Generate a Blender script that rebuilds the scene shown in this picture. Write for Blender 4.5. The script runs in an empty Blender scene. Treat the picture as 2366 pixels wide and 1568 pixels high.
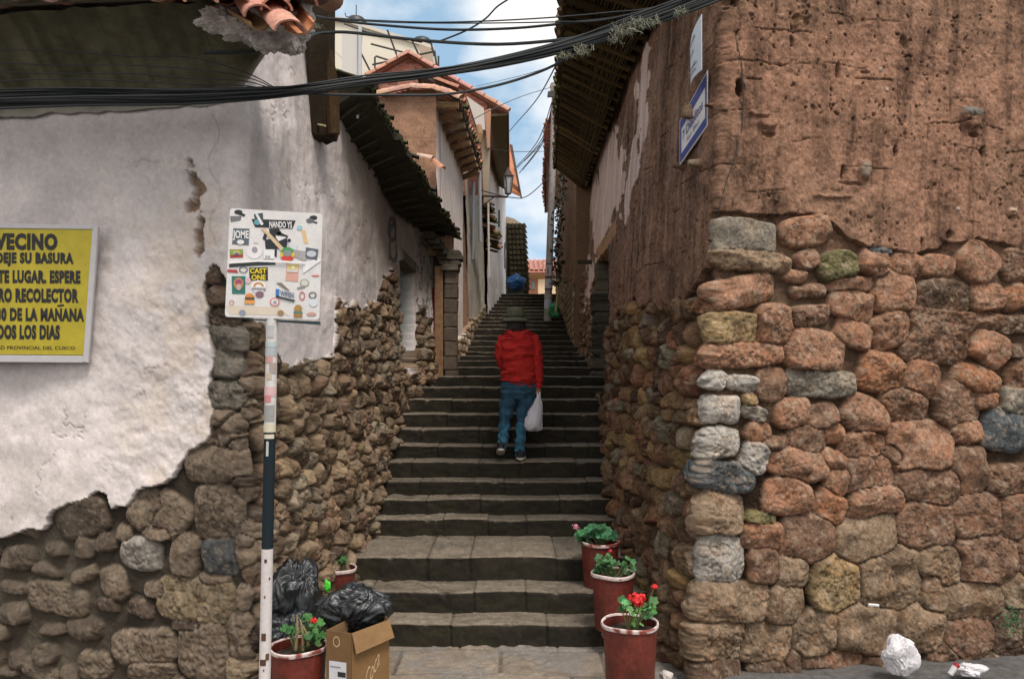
import bpy, bmesh, math, random
import numpy as np
from mathutils import Vector, Matrix, noise as mnoise
R = math.radians
random.seed(7)
scene = bpy.context.scene
col = scene.collection

# ---------------- camera, world, sun, exposure ----------------
FP = 1840.0; CX = 1183.0; HY = 851.8; EYE = 2.1      # focal length, centre and horizon of the photograph at 2366 x 1568
cam_d = bpy.data.cameras.new('camera'); cam = bpy.data.objects.new('camera', cam_d); col.objects.link(cam)
cam.location = (0, 0, EYE); cam.rotation_euler = (R(90), 0, 0)
cam_d.sensor_width = 36; cam_d.lens = 28.0; cam_d.shift_y = (HY-784)/2366.0
cam_d.clip_start = 0.1; cam_d.clip_end = 3000
scene.camera = cam

SUN_EL, SUN_AZ = 62.0, 150.0      # azimuth clockwise from +Y
world = bpy.data.worlds.new('World'); scene.world = world; world.use_nodes = True
nt = world.node_tree; nt.nodes.clear()
wo = nt.nodes.new('ShaderNodeOutputWorld'); bg = nt.nodes.new('ShaderNodeBackground'); bg.inputs['Strength'].default_value = 0.11
sky = nt.nodes.new('ShaderNodeTexSky'); sky.sky_type = 'NISHITA'; sky.sun_disc = False
sky.sun_elevation = R(SUN_EL); sky.sun_rotation = R(SUN_AZ); sky.altitude = 3400; sky.dust_density = 1.5; sky.ozone_density = 1.2
tc = nt.nodes.new('ShaderNodeTexCoord'); mp = nt.nodes.new('ShaderNodeMapping'); mp.inputs['Scale'].default_value = (1, 1, 1.5); mp.inputs['Location'].default_value = (0.35, 0.1, 0.28)
n1 = nt.nodes.new('ShaderNodeTexNoise'); n1.inputs['Scale'].default_value = 2.6; n1.inputs['Detail'].default_value = 9; n1.inputs['Roughness'].default_value = 0.52
rp = nt.nodes.new('ShaderNodeValToRGB'); rp.color_ramp.elements[0].position = 0.47; rp.color_ramp.elements[1].position = 0.60
sp = nt.nodes.new('ShaderNodeSeparateXYZ'); hz = nt.nodes.new('ShaderNodeMapRange')
hz.inputs['From Min'].default_value = 0.55; hz.inputs['From Max'].default_value = 0.12; hz.inputs['To Min'].default_value = 0.0; hz.inputs['To Max'].default_value = 0.33
ad = nt.nodes.new('ShaderNodeMath'); ad.operation = 'ADD'
hb = nt.nodes.new('ShaderNodeMixRGB'); hb.inputs[0].default_value = .7; hb.inputs[2].default_value = (3.9, 6.0, 7.9, 1)
mx = nt.nodes.new('ShaderNodeMixRGB'); mx.inputs[2].default_value = (10.2, 9.9, 9.6, 1)
L = nt.links
L.new(tc.outputs['Generated'], mp.inputs[0]); L.new(mp.outputs[0], n1.inputs['Vector']); L.new(n1.outputs['Fac'], ad.inputs[0])
L.new(tc.outputs['Generated'], sp.inputs[0]); L.new(sp.outputs['Z'], hz.inputs['Value']); 
sc_ = nt.nodes.new('ShaderNodeMath'); sc_.operation = 'MULTIPLY'; sc_.inputs[1].default_value = 0.35
L.new(hz.outputs[0], sc_.inputs[0]); L.new(sc_.outputs[0], ad.inputs[1]); 
bk_ = nt.nodes.new('ShaderNodeMapRange'); bk_.inputs['From Min'].default_value = .15; bk_.inputs['From Max'].default_value = -.35; bk_.inputs['To Min'].default_value = 0; bk_.inputs['To Max'].default_value = .14  # unseen cloud added behind the camera to make the fill less blue
ad2 = nt.nodes.new('ShaderNodeMath'); ad2.operation = 'ADD'; L.new(sp.outputs['Y'], bk_.inputs['Value']); L.new(bk_.outputs[0], ad2.inputs[0]); L.new(ad.outputs[0], ad2.inputs[1]); L.new(ad2.outputs[0], rp.inputs[0])
L.new(sky.outputs[0], hb.inputs[1]); L.new(hb.outputs[0], mx.inputs[1]); L.new(rp.outputs[0], mx.inputs[0]); L.new(mx.outputs[0], bg.inputs[0]); L.new(bg.outputs[0], wo.inputs[0])

sun_d = bpy.data.lights.new('sun', 'SUN'); sun_d.energy = 3.0; sun_d.angle = R(20); sun_d.color = (1.0, 0.92, 0.84)
sun = bpy.data.objects.new('sun', sun_d); col.objects.link(sun)
el, az = R(SUN_EL), R(SUN_AZ)
sdir = Vector((math.sin(az)*math.cos(el), math.cos(az)*math.cos(el), math.sin(el)))
sun.rotation_euler = sdir.to_track_quat('Z', 'Y').to_euler(); sun.location = (0, 0, 30)
scene.view_settings.view_transform = 'Standard'; scene.view_settings.look = 'None'
scene.view_settings.exposure = 0.12; scene.view_settings.gamma = 1.0
scene.cycles.max_bounces = 5; scene.cycles.diffuse_bounces = 3

# ---------------- helpers ----------------
def P(x, y, d): return Vector(((x-CX)/FP*d, d, EYE+(HY-y)/FP*d))     # where the thing seen at (x, y) stands when d metres away

def hsh(ix, iy, seed):
    h = (ix.astype(np.int64)*374761393 + iy.astype(np.int64)*668265263 + int(seed)*974634777) & 0xffffffff
    h = ((h ^ (h >> 13))*1274126177) & 0xffffffff
    h = (h ^ (h >> 16)) & 0xffff
    return h/65535.0
def vn(x, y, seed=0):
    ix = np.floor(x); iy = np.floor(y); fx = x-ix; fy = y-iy
    fx = fx*fx*fx*(fx*(fx*6-15)+10); fy = fy*fy*fy*(fy*(fy*6-15)+10)
    a = hsh(ix, iy, seed); b = hsh(ix+1, iy, seed); c = hsh(ix, iy+1, seed); d = hsh(ix+1, iy+1, seed)
    return (a*(1-fx)+b*fx)*(1-fy)+(c*(1-fx)+d*fx)*fy
def fbm(x, y, o=4, seed=0, g=0.5):
    t = 0; a = 1.0; s = 0
    for i in range(o):
        t = t + a*vn(x*2**i+17.3*i, y*2**i-9.1*i, seed+i); s += a; a *= g
    return t/s
def sst(a, b, x):
    t = np.clip((x-a)/(b-a), 0, 1); return t*t*(3-2*t)

MATS = {}
def mat(name, base=(.5, .5, .5), rough=.8, metal=0, vcol=False, nscale=30, nvar=0.15, bump=0.0, bscale=80, trans=0, alpha=1, spec=0.5, coat=0, bdist=0.01, speck=0.0):
    if name in MATS: return MATS[name]
    m = bpy.data.materials.new(name); m.use_nodes = True; MATS[name] = m
    t = m.node_tree; b = t.nodes['Principled BSDF']; b.inputs['Roughness'].default_value = rough; b.inputs['Metallic'].default_value = metal
    b.inputs['Specular IOR Level'].default_value = spec
    if trans: b.inputs['Transmission Weight'].default_value = trans
    if coat: b.inputs['Coat Weight'].default_value = coat
    tcn = t.nodes.new('ShaderNodeTexCoord')
    nz = t.nodes.new('ShaderNodeTexNoise'); nz.inputs['Scale'].default_value = nscale; nz.inputs['Detail'].default_value = 6; nz.inputs['Roughness'].default_value = 0.65
    t.links.new(tcn.outputs['Object'], nz.inputs['Vector'])
    mr = t.nodes.new('ShaderNodeMapRange'); mr.inputs['From Min'].default_value = .3; mr.inputs['From Max'].default_value = .7
    mr.inputs['To Min'].default_value = 1-nvar; mr.inputs['To Max'].default_value = 1+nvar
    t.links.new(nz.outputs['Fac'], mr.inputs['Value'])
    mm = t.nodes.new('ShaderNodeVectorMath'); mm.operation = 'MULTIPLY'
    if vcol:
        at = t.nodes.new('ShaderNodeAttribute'); at.attribute_name = 'Col'; t.links.new(at.outputs['Color'], mm.inputs[0])
    else: mm.inputs[0].default_value = base
    t.links.new(mr.outputs[0], mm.inputs[1]); last = mm.outputs[0]
    if speck:
        n2 = t.nodes.new('ShaderNodeTexNoise'); n2.inputs['Scale'].default_value = nscale*5; n2.inputs['Detail'].default_value = 3
        t.links.new(tcn.outputs['Object'], n2.inputs['Vector'])
        m2 = t.nodes.new('ShaderNodeMapRange'); m2.inputs['From Min'].default_value = .3; m2.inputs['From Max'].default_value = .7; m2.inputs['To Min'].default_value = 1-speck; m2.inputs['To Max'].default_value = 1+speck
        t.links.new(n2.outputs['Fac'], m2.inputs['Value'])
        m3 = t.nodes.new('ShaderNodeVectorMath'); m3.operation = 'MULTIPLY'; t.links.new(last, m3.inputs[0]); t.links.new(m2.outputs[0], m3.inputs[1]); last = m3.outputs[0]
    t.links.new(last, b.inputs['Base Color'])
    if bump:
        nb = t.nodes.new('ShaderNodeTexNoise'); nb.inputs['Scale'].default_value = bscale; nb.inputs['Detail'].default_value = 5; nb.inputs['Roughness'].default_value = 0.7
        t.links.new(tcn.outputs['Object'], nb.inputs['Vector'])
        bm_ = t.nodes.new('ShaderNodeBump'); bm_.inputs['Strength'].default_value = bump; bm_.inputs['Distance'].default_value = bdist
        t.links.new(nb.outputs['Fac'], bm_.inputs['Height']); t.links.new(bm_.outputs[0], b.inputs['Normal'])
    if alpha < 1: b.inputs['Alpha'].default_value = alpha
    return m

def tag(o, label=None, cat=None, group=None, kind=None):
    if label: o['label'] = label
    if cat: o['category'] = cat
    if group: o['group'] = group
    if kind: o['kind'] = kind
    return o
def empty(name, loc=(0, 0, 0), label=None, cat=None, group=None):
    o = bpy.data.objects.new(name, None); col.objects.link(o); o.location = loc; o.empty_display_size = .1
    return tag(o, label, cat, group)
def link(name, me, m, parent=None):
    o = bpy.data.objects.new(name, me); col.objects.link(o)
    if m is not None and not me.materials: me.materials.append(m)
    if parent is not None:
        o.parent = parent
        o.matrix_parent_inverse = Matrix.Translation(-(wloc(parent)))
    return o
def wloc(o):
    v = Vector(o.location)
    if o.parent: pass
    return v if o.type == 'EMPTY' else Vector((0, 0, 0))
class MB:
    def __init__(s): s.v = []; s.f = []; s.c = []
    def add(s, vs, fs, c=None):
        b = len(s.v); s.v += [tuple(v) for v in vs]; s.f += [tuple(b+i for i in f) for f in fs]
        if c is not None: s.c += [tuple(c)+(1,)]*len(vs)
        elif s.c: s.c += [(.5, .5, .5, 1)]*len(vs)
        return s
    def box(s, c, size, rot=None, col_=None, jit=0):
        c = Vector(c); hx, hy, hz_ = [q/2 for q in size]
        vs = [Vector((x, y, z)) for x in (-hx, hx) for y in (-hy, hy) for z in (-hz_, hz_)]
        if jit: vs = [v+Vector([random.uniform(-jit, jit) for _ in range(3)]) for v in vs]
        if rot is not None: vs = [rot @ v for v in vs]
        vs = [v+c for v in vs]
        return s.add(vs, [(0, 1, 3, 2), (4, 6, 7, 5), (0, 4, 5, 1), (2, 3, 7, 6), (0, 2, 6, 4), (1, 5, 7, 3)], col_)
    def hexa(s, q, n, col_=None):      # quad q extruded by vector n
        q = [Vector(p) for p in q]; n = Vector(n); vs = q+[p+n for p in q]
        return s.add(vs, [(3, 2, 1, 0), (4, 5, 6, 7), (0, 1, 5, 4), (1, 2, 6, 5), (2, 3, 7, 6), (3, 0, 4, 7)], col_)
    def tube(s, pts, r, n=8, col_=None, cap=True):
        pts = [Vector(p) for p in pts]; rs = r if isinstance(r, (list, tuple)) else [r]*len(pts)
        vs = []; up = None
        for i, p in enumerate(pts):
            t = (pts[min(i+1, len(pts)-1)]-pts[max(i-1, 0)]).normalized()
            if up is None: up = t.orthogonal().normalized()
            up = (up-t*up.dot(t)).normalized(); w = t.cross(up)
            vs += [p+(up*math.cos(2*math.pi*k/n)+w*math.sin(2*math.pi*k/n))*rs[i] for k in range(n)]
        fs = [(i*n+k, i*n+(k+1) % n, (i+1)*n+(k+1) % n, (i+1)*n+k) for i in range(len(pts)-1) for k in range(n)]
        if cap: fs += [tuple(range(n))[::-1], tuple((len(pts)-1)*n+k for k in range(n))]
        return s.add(vs, fs, col_)
    def lathe(s, prof, c, n=28, col_=None, wob=0, seed=0):
        c = Vector(c); vs = []
        for j, (r, z) in enumerate(prof):
            for k in range(n):
                a = 2*math.pi*k/n; rr = r*(1+wob*math.sin(3*a+seed)*.5+wob*math.sin(5*a+2*seed)*.5)
                vs.append(c+Vector((rr*math.cos(a), rr*math.sin(a), z)))
        fs = [(i*n+k, i*n+(k+1) % n, (i+1)*n+(k+1) % n, (i+1)*n+k) for i in range(len(prof)-1) for k in range(n)]
        return s.add(vs, fs, col_)
    def build(s, name, m, parent=None, smooth=False, bevel=0):
        me = bpy.data.meshes.new(name); me.from_pydata(s.v, [], s.f); me.update()
        if s.c:
            a = me.color_attributes.new('Col', 'FLOAT_COLOR', 'POINT'); a.data.foreach_set('color', np.array(s.c, dtype=np.float32).ravel())
        if bevel or True:
            bm = bmesh.new(); bm.from_mesh(me)
            bmesh.ops.recalc_face_normals(bm, faces=bm.faces)
            if bevel: bmesh.ops.bevel(bm, geom=bm.edges[:], offset=bevel, segments=1, affect='EDGES')
            bm.to_mesh(me); bm.free()
        if smooth:
            for p in me.polygons: p.use_smooth = True
            try: me.set_sharp_from_angle(angle=R(40))
            except Exception: pass
        return link(name, me, m, parent)
def grid_obj(name, X, Y, Z, C, m, parent=None, keep=None, smooth=True, flip=False):
    N, M_ = X.shape; v = np.stack([X, Y, Z], -1).reshape(-1, 3).astype(np.float32)
    idx = np.arange(N*M_).reshape(N, M_)
    q = np.stack([idx[:-1, :-1], idx[1:, :-1], idx[1:, 1:], idx[:-1, 1:]], -1).reshape(-1, 4)
    if flip: q = q[:, ::-1]
    if keep is not None:
        k = (keep[:-1, :-1] & keep[1:, :-1] & keep[1:, 1:] & keep[:-1, 1:]).ravel(); q = q[k]
    me = bpy.data.meshes.new(name); me.vertices.add(len(v)); me.vertices.foreach_set('co', v.ravel())
    me.loops.add(q.size); me.loops.foreach_set('vertex_index', q.ravel().astype(np.int32))
    me.polygons.add(len(q)); me.polygons.foreach_set('loop_start', np.arange(0, q.size, 4, dtype=np.int32)); me.polygons.foreach_set('loop_total', np.full(len(q), 4, dtype=np.int32))
    me.polygons.foreach_set('use_smooth', np.full(len(q), smooth, dtype=bool))
    me.update(calc_edges=True)
    if C is not None:
        a = me.color_attributes.new('Col', 'FLOAT_COLOR', 'POINT')
        a.data.foreach_set('color', np.concatenate([np.clip(C.reshape(-1, 3), 0, 1), np.ones((N*M_, 1))], 1).astype(np.float32).ravel())
    return link(name, me, m, parent)

def text_mesh(txt, size=1.0, offset=0.0, sx=1.0, shear=0.0, sp=1.0):
    cu = bpy.data.curves.new('t', 'FONT'); cu.body = txt; cu.size = size; cu.offset = offset; cu.shear = shear; cu.space_character = sp
    cu.align_x = 'LEFT'; cu.resolution_u = 3
    o = bpy.data.objects.new('t', cu); col.objects.link(o)
    bpy.context.view_layer.update()
    me = bpy.data.meshes.new_from_object(o.evaluated_get(bpy.context.evaluated_depsgraph_get()))
    bpy.data.objects.remove(o); bpy.data.curves.remove(cu)
    vs = np.array([v.co[:2] for v in me.vertices]) if len(me.vertices) else np.zeros((0, 2)); fs = [tuple(p.vertices) for p in me.polygons]
    bpy.data.meshes.remove(me)
    return vs, fs
def put_text(mb, txt, fn, x0, x1, y0, y1, offset=0.03, c=None, sp=1.0):
    """lettering fitted to the box x0..x1, y0..y1 (y down) and laid on a surface by fn(x, y)"""
    vs, fs = text_mesh(txt, 1.0, offset, sp=sp)
    if not len(vs): return
    mn = vs.min(0); mxx = vs.max(0); u = (vs-mn)/(mxx-mn+1e-9)
    pts = [fn(x0+(x1-x0)*a, y1+(y0-y1)*b) for a, b in u]
    mb.add(pts, fs, c)

# ---------------- walls made of real relief ----------------
def resample(path, step_fn):
    path = np.array(path, float); seg = np.hypot(*np.diff(path, axis=0).T); cum = np.concatenate([[0], np.cumsum(seg)])
    s = [0.0]
    while s[-1] < cum[-1]: s.append(s[-1]+step_fn(s[-1]))
    s = np.array(s[:-1]+[cum[-1]]); return s, np.interp(s, cum, path[:, 0]), np.interp(s, cum, path[:, 1])
class Wall:
    def __init__(w, path, side, step_fn, z0, z1, dz, batter, soft=0.05, mitre=True):
        w.s, x, y = resample(path, step_fn)
        # round the corners
        f = np.linspace(0, w.s[-1], int(w.s[-1]/0.01)+1); fx = np.interp(f, w.s, x); fy = np.interp(f, w.s, y)
        k = int(soft/0.01)*2+1; ker = np.hanning(k+2)[1:-1]; ker /= ker.sum()
        px = np.pad(fx, k, 'reflect', reflect_type='odd'); py = np.pad(fy, k, 'reflect', reflect_type='odd')
        fx = np.convolve(px, ker, 'same')[k:-k]; fy = np.convolve(py, ker, 'same')[k:-k]
        tx = np.gradient(fx); ty = np.gradient(fy); l = np.hypot(tx, ty); tx /= l; ty /= l
        nx, ny = side*ty, -side*tx
        x = np.interp(w.s, f, fx); y = np.interp(w.s, f, fy); nx = np.interp(w.s, f, nx); ny = np.interp(w.s, f, ny); l = np.hypot(nx, ny)
        w.nx, w.ny = nx/l, ny/l
        w.z = np.arange(z0, z1+dz, dz)
        w.S, w.Z = np.meshgrid(w.s, w.z, indexing='ij')
        w.NX = np.repeat(w.nx[:, None], len(w.z), 1); w.NY = np.repeat(w.ny[:, None], len(w.z), 1)
        i_a, i_b = 20, int(len(w.s)*.7)
        bx_ = (w.nx[i_a]+w.nx[i_b], w.ny[i_a]+w.ny[i_b]) if mitre else (w.nx[i_b], w.ny[i_b])
        w.X0 = x[:, None]-batter*w.Z*bx_[0]; w.Y0 = y[:, None]-batter*w.Z*bx_[1]
        w.DX = CX+FP*w.X0/w.Y0; w.DY = HY-FP*(w.Z-EYE)/w.Y0
        w.H = np.zeros_like(w.S); w.C = np.zeros(w.S.shape+(3,))
    def inv(w, x, y, smin, smax):
        i0 = np.searchsorted(w.s, smin); i1 = np.searchsorted(w.s, smax)
        best = None
        dd = (w.DX[i0:i1:3, ::3]-x)**2+(w.DY[i0:i1:3, ::3]-y)**2; k = np.unravel_index(np.argmin(dd), dd.shape)
        i = i0+k[0]*3; j = k[1]*3
        return w.s[i], w.z[j], w.Y0[i, j]
    def at(w, x, y, smin, smax, off=0.0):
        s, z, d = w.inv(x, y, smin, smax); i = min(np.searchsorted(w.s, s), len(w.s)-1); j = min(int(round((z-w.z[0])/(w.z[1]-w.z[0]))), len(w.z)-1)
        d = w.Y0[i, j]+w.NY[i, j]*(w.H[i, j]+off)
        return P(x, y, d)
    def obj(w, name, m, parent, keep=None, flip=False):
        return grid_obj(name, w.X0+w.NX*w.H, w.Y0+w.NY*w.H, w.Z, w.C, m, parent, keep, flip=flip)

def stone_field(w, stones, seed=3, warp=0.028, wf=7.0, floor=9.0):
    Sw = w.S+warp*(fbm(w.S*wf, w.Z*wf, 4, seed)-.5)*2; Zw = w.Z+warp*(fbm(w.S*wf+31, w.Z*wf+7, 4, seed+9)-.5)*2
    b1 = np.full(w.S.shape, floor); b2 = np.full(w.S.shape, floor); ix = np.full(w.S.shape, -1)
    U = np.zeros_like(b1); V = np.zeros_like(b1)
    for k, st in enumerate(stones):
        s, z, a, b, ang, p = st[:6]; rr = 1.45*max(a, b)+warp
        i0, i1 = np.searchsorted(w.s, [s-rr, s+rr]); j0, j1 = np.searchsorted(w.z, [z-rr, z+rr])
        if i1 <= i0 or j1 <= j0: continue
        c, sn = math.cos(R(ang)), math.sin(R(ang))
        ds = Sw[i0:i1, j0:j1]-s; dz = Zw[i0:i1, j0:j1]-z
        u = (ds*c+dz*sn)/a; v = (-ds*sn+dz*c)/b
        n = (np.abs(u)**p+np.abs(v)**p)**(1.0/p)
        B1 = b1[i0:i1, j0:j1]; B2 = b2[i0:i1, j0:j1]; I = ix[i0:i1, j0:j1]
        lt = n < B1
        B2[:] = np.where(lt, B1, np.minimum(B2, n)); I[:] = np.where(lt, k, I); B1[:] = np.where(lt, n, B1)
        U[i0:i1, j0:j1] = np.where(lt, u, U[i0:i1, j0:j1]); V[i0:i1, j0:j1] = np.where(lt, v, V[i0:i1, j0:j1])
    return b1, b2, ix, U, V
def auto_stones(s0, s1, z0, z1, rw, rh, seed, zfn=None):
    rnd = random.Random(seed); out = []; z = z0
    while z < z1:
        h = rnd.uniform(*rh); s = s0-rnd.uniform(0, .2)
        while s < s1:
            wd = rnd.uniform(*rw)
            zz = z+(zfn(s) if zfn else 0)
            out.append((s+wd/2, zz+h/2+rnd.uniform(-.25, .25)*h, wd*.56, h*.58*rnd.uniform(.8, 1.2), rnd.uniform(-25, 25), rnd.uniform(2.3, 4)))
            s += wd
        z += h*.92
    return out
PAL = dict(O=(.285, .158, .10), R=(.20, .12, .08), D=(.125, .083, .058), G=(.23, .205, .165), W=(.38, .35, .31), B=(.095, .105, .11), S=(.285, .145, .082), Y=(.30, .215, .115), M=(.15, .135, .065), T=(.235, .165, .108))
def relief(w, st, cols, rel, mortar_col, seed, edge=.38, rough=.012, warp=.028, wf=7, rs=.22, rnd_=None, facet=1.0):
    """heights and colours of a rubble wall"""
    b1, b2, ix, U, V = stone_field(w, st, seed, warp, wf)
    if rnd_ is not None: edge = np.where(rnd_, .62, edge)
    e = np.clip(np.minimum((1.09-b1)/edge, (b2-b1)/(edge*.7)), 0, 1)
    dome = np.sqrt(np.clip(1-(1-e)**2, 0, 1))
    rng = np.random.RandomState(seed); n = len(st)+1
    rr = rng.uniform(.7, 1.25, n)*rel; tu = rng.uniform(-.3, .3, n); tv = rng.uniform(-.3, .3, n); ph = rng.uniform(0, 99, n)
    pit = rng.uniform(.35, 1.3, n)
    R_ = rr[ix]; inside = (ix >= 0) & (e > 0)
    cr = np.abs(fbm(w.S*13+ph[ix], w.Z*15, 5, seed+5)-.5)*2            # ridged facets
    fac = vn(w.S*9+ph[ix]*3, w.Z*9, seed+15)
    fine = fbm(w.S*70, w.Z*70, 3, seed+20, .6)
    fl = np.ones_like(U)      # chipped flat faces
    for q in range(5):
        th = rng.uniform(0, 6.283, n)[ix]; sl = rng.uniform(.25, .95, n)[ix]; c0 = rng.uniform(1.0, 1.35, n)[ix]
        fl = np.minimum(fl, c0-sl*(U*np.cos(th)+V*np.sin(th))+.10*(fbm(w.S*18, w.Z*18, 3, seed+70+q)-.5))
    fl = np.clip(.35+.65*fl, .25, 1.2)
    if rnd_ is not None: fl = np.where(rnd_, .5+.5*fl, fl)
    R_ = R_*fl
    h = dome*R_*(1+tu[ix]*U+tv[ix]*V)+dome*(fac-.5)*R_*.6-(dome*rough*1.0*pit[ix])*sst(.14, 0, cr)+rough*1.15*pit[ix]*(fbm(w.S*34, w.Z*34, 4, seed+2, .65)-.5)*2*dome
    lump = fbm(w.S*9, w.Z*9, 4, seed+30)
    hm = (lump-.5)*rel*.55+rough*.9*(fine-.5)
    w.E = dome
    w.H += np.where(inside, np.maximum(h, hm*.6+(-.12*rel)), hm-.12*rel)
    cc = cols[np.clip(ix, 0, None)]
    tone = .97+1.25*(fbm(w.S*11+ph[ix], w.Z*11, 5, seed+40, .62)-.5)+1.0*(fbm(w.S*62, w.Z*62, 3, seed+41, .7)-.5)+.5*(vn(w.S*130, w.Z*130, seed+42)-.5)*dome
    rust = sst(.52, .68, fbm(w.S*8+50, w.Z*8, 4, seed+44))[..., None]
    cs = cc*tone[..., None]; cs = cs*(1-rust*rs)+rust*rs*cs*np.array([1.25, .82, .55])
    lich = sst(.56, .70, fbm(w.S*26+9, w.Z*26, 4, seed+60, .65))[..., None]*.5
    cs = cs*(1-lich)+np.array([.40, .31, .23])*lich
    mc = np.array(mortar_col)*(.7+.6*fbm(w.S*14, w.Z*14, 5, seed+50))[..., None]
    k = sst(.05, .5, dome)[..., None]*inside[..., None]
    w.C = mc*(1-k)+cs*k
    return inside
def in_poly(x, y, poly):
    r = np.zeros(x.shape, bool); n = len(poly)
    for i in range(n):
        x1, y1 = poly[i]; x2, y2 = poly[(i+1) % n]
        if y1 == y2: continue
        c = ((y1 > y) != (y2 > y)) & (x < (x2-x1)*(y-y1)/(y2-y1)+x1); r ^= c
    return r
def z4(x, y): return 1514.2+x/2.761, 473.2+y/2.761
def z5(x, y): return 1230.3+x/2.083, 993.7+y/2.083
M_stone = mat('rubble_stone', vcol=True, rough=.93, nscale=70, nvar=.28, bump=.55, bscale=110, bdist=.012, speck=.25, spec=.25)
M_adobe = mat('adobe', vcol=True, rough=.97, nscale=42, nvar=.26, bump=.8, bscale=100, bdist=.014, speck=.3, spec=.15)
M_plast = mat('lime_plaster', vcol=True, rough=.95, nscale=30, nvar=.10, bump=.35, bscale=60, bdist=.008, speck=.08, spec=.2)

# ================= RIGHT: adobe house on a rubble base =================
house_r = empty('adobe_house', (1.3, 5.4, 0), 'tall brown adobe house with rubble stone base, nearest building on the right', 'house')
OUTR = math.hypot(6.5-3.95, .43)
def stepr(s):
    if s < OUTR-.25: return .025
    s -= OUTR; return .0065 if s < 2.9 else (.011 if s < 4.6 else .02)
w = Wall([(6.5, 6.26), (3.95, 5.83), (1.225, 5.37), (.99, 7.0), (.95, 8.2), (1.0, 9.8), (1.0, 10.5), (1.06, 13.9)], -1, stepr, -.12, 5.5, .0085, .088, .035)
wr = w
SC = OUTR+math.hypot(3.95-1.225, .46)      # corner position along the path
T = []   # traced stones: (D-x, D-y, half width px, half height px, angle, power, colour)
for (x, y, a, b, g, p, c) in [(555,205,195,95,2,6,'G'),(600,370,235,60,4,4,'T'),(940,180,145,85,-10,4,'O'),(960,350,80,60,-20,3,'R'),(1150,390,110,90,0,3,'M'),(1375,375,100,80,25,4,'O'),(1410,290,75,28,3,4,'B'),
 (1590,375,100,68,3,4,'O'),(1795,390,105,62,4,4,'O'),(2030,375,125,105,35,4,'O'),(2280,390,85,100,0,3,'R'),(870,455,60,40,0,3,'O'),(530,560,215,90,-12,4,'O'),(970,540,110,38,-5,5,'R'),(1230,510,140,42,0,5,'O'),
 (1500,565,135,115,0,4,'O'),(1830,580,170,95,5,3.5,'D'),(2100,585,95,80,-2,4,'O'),(2280,600,85,70,-25,4,'S'),(1250,650,140,80,10,3.5,'O'),(460,790,200,95,5,5,'Y'),(740,770,115,115,0,3.5,'O'),(970,705,125,65,-5,3.5,'R'),
 (1250,820,115,80,20,4,'O'),(1490,810,115,100,-15,4,'O'),(1780,820,210,160,5,5,'R'),(2090,740,85,50,10,4,'R'),(2270,765,100,55,0,5,'D'),(500,960,290,75,-3,4,'O'),(1000,930,185,120,8,4,'O'),(2105,925,115,95,30,4,'O'),
 (2270,930,70,40,0,3,'D'),(1420,1080,135,115,10,3.5,'S'),(1685,1120,115,100,25,3.5,'O'),(2035,1115,145,75,12,3.5,'S'),(2290,1080,85,90,0,3,'R'),(1040,1145,210,80,3,5,'G'),(380,1115,75,60,0,2.5,'W'),(540,1140,90,45,10,3,'W'),
 (720,1140,90,90,0,3,'R'),(385,1300,125,80,0,5,'W'),(620,1320,80,50,25,4,'G'),(645,1430,85,50,0,3,'O'),(860,1315,115,85,0,3,'O'),(1065,1340,95,75,-15,3,'R'),(1330,1335,155,105,20,3.5,'O'),(1565,1260,150,95,5,4,'R'),
 (1905,1265,145,130,-10,3,'R'),(2090,1240,75,55,0,4,'O'),(2280,1250,95,85,0,5,'G'),(1960,1450,95,65,-10,3,'O'),(2220,1440,150,120,10,3.5,'B'),(760,1500,75,45,-10,3,'R'),(950,1480,120,80,10,3,'R'),(1120,1460,60,60,0,3,'O')]:
    X_, Y_ = z4(x, y); T.append((X_, Y_, a/2.761, b/2.761, g, p, c))
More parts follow.
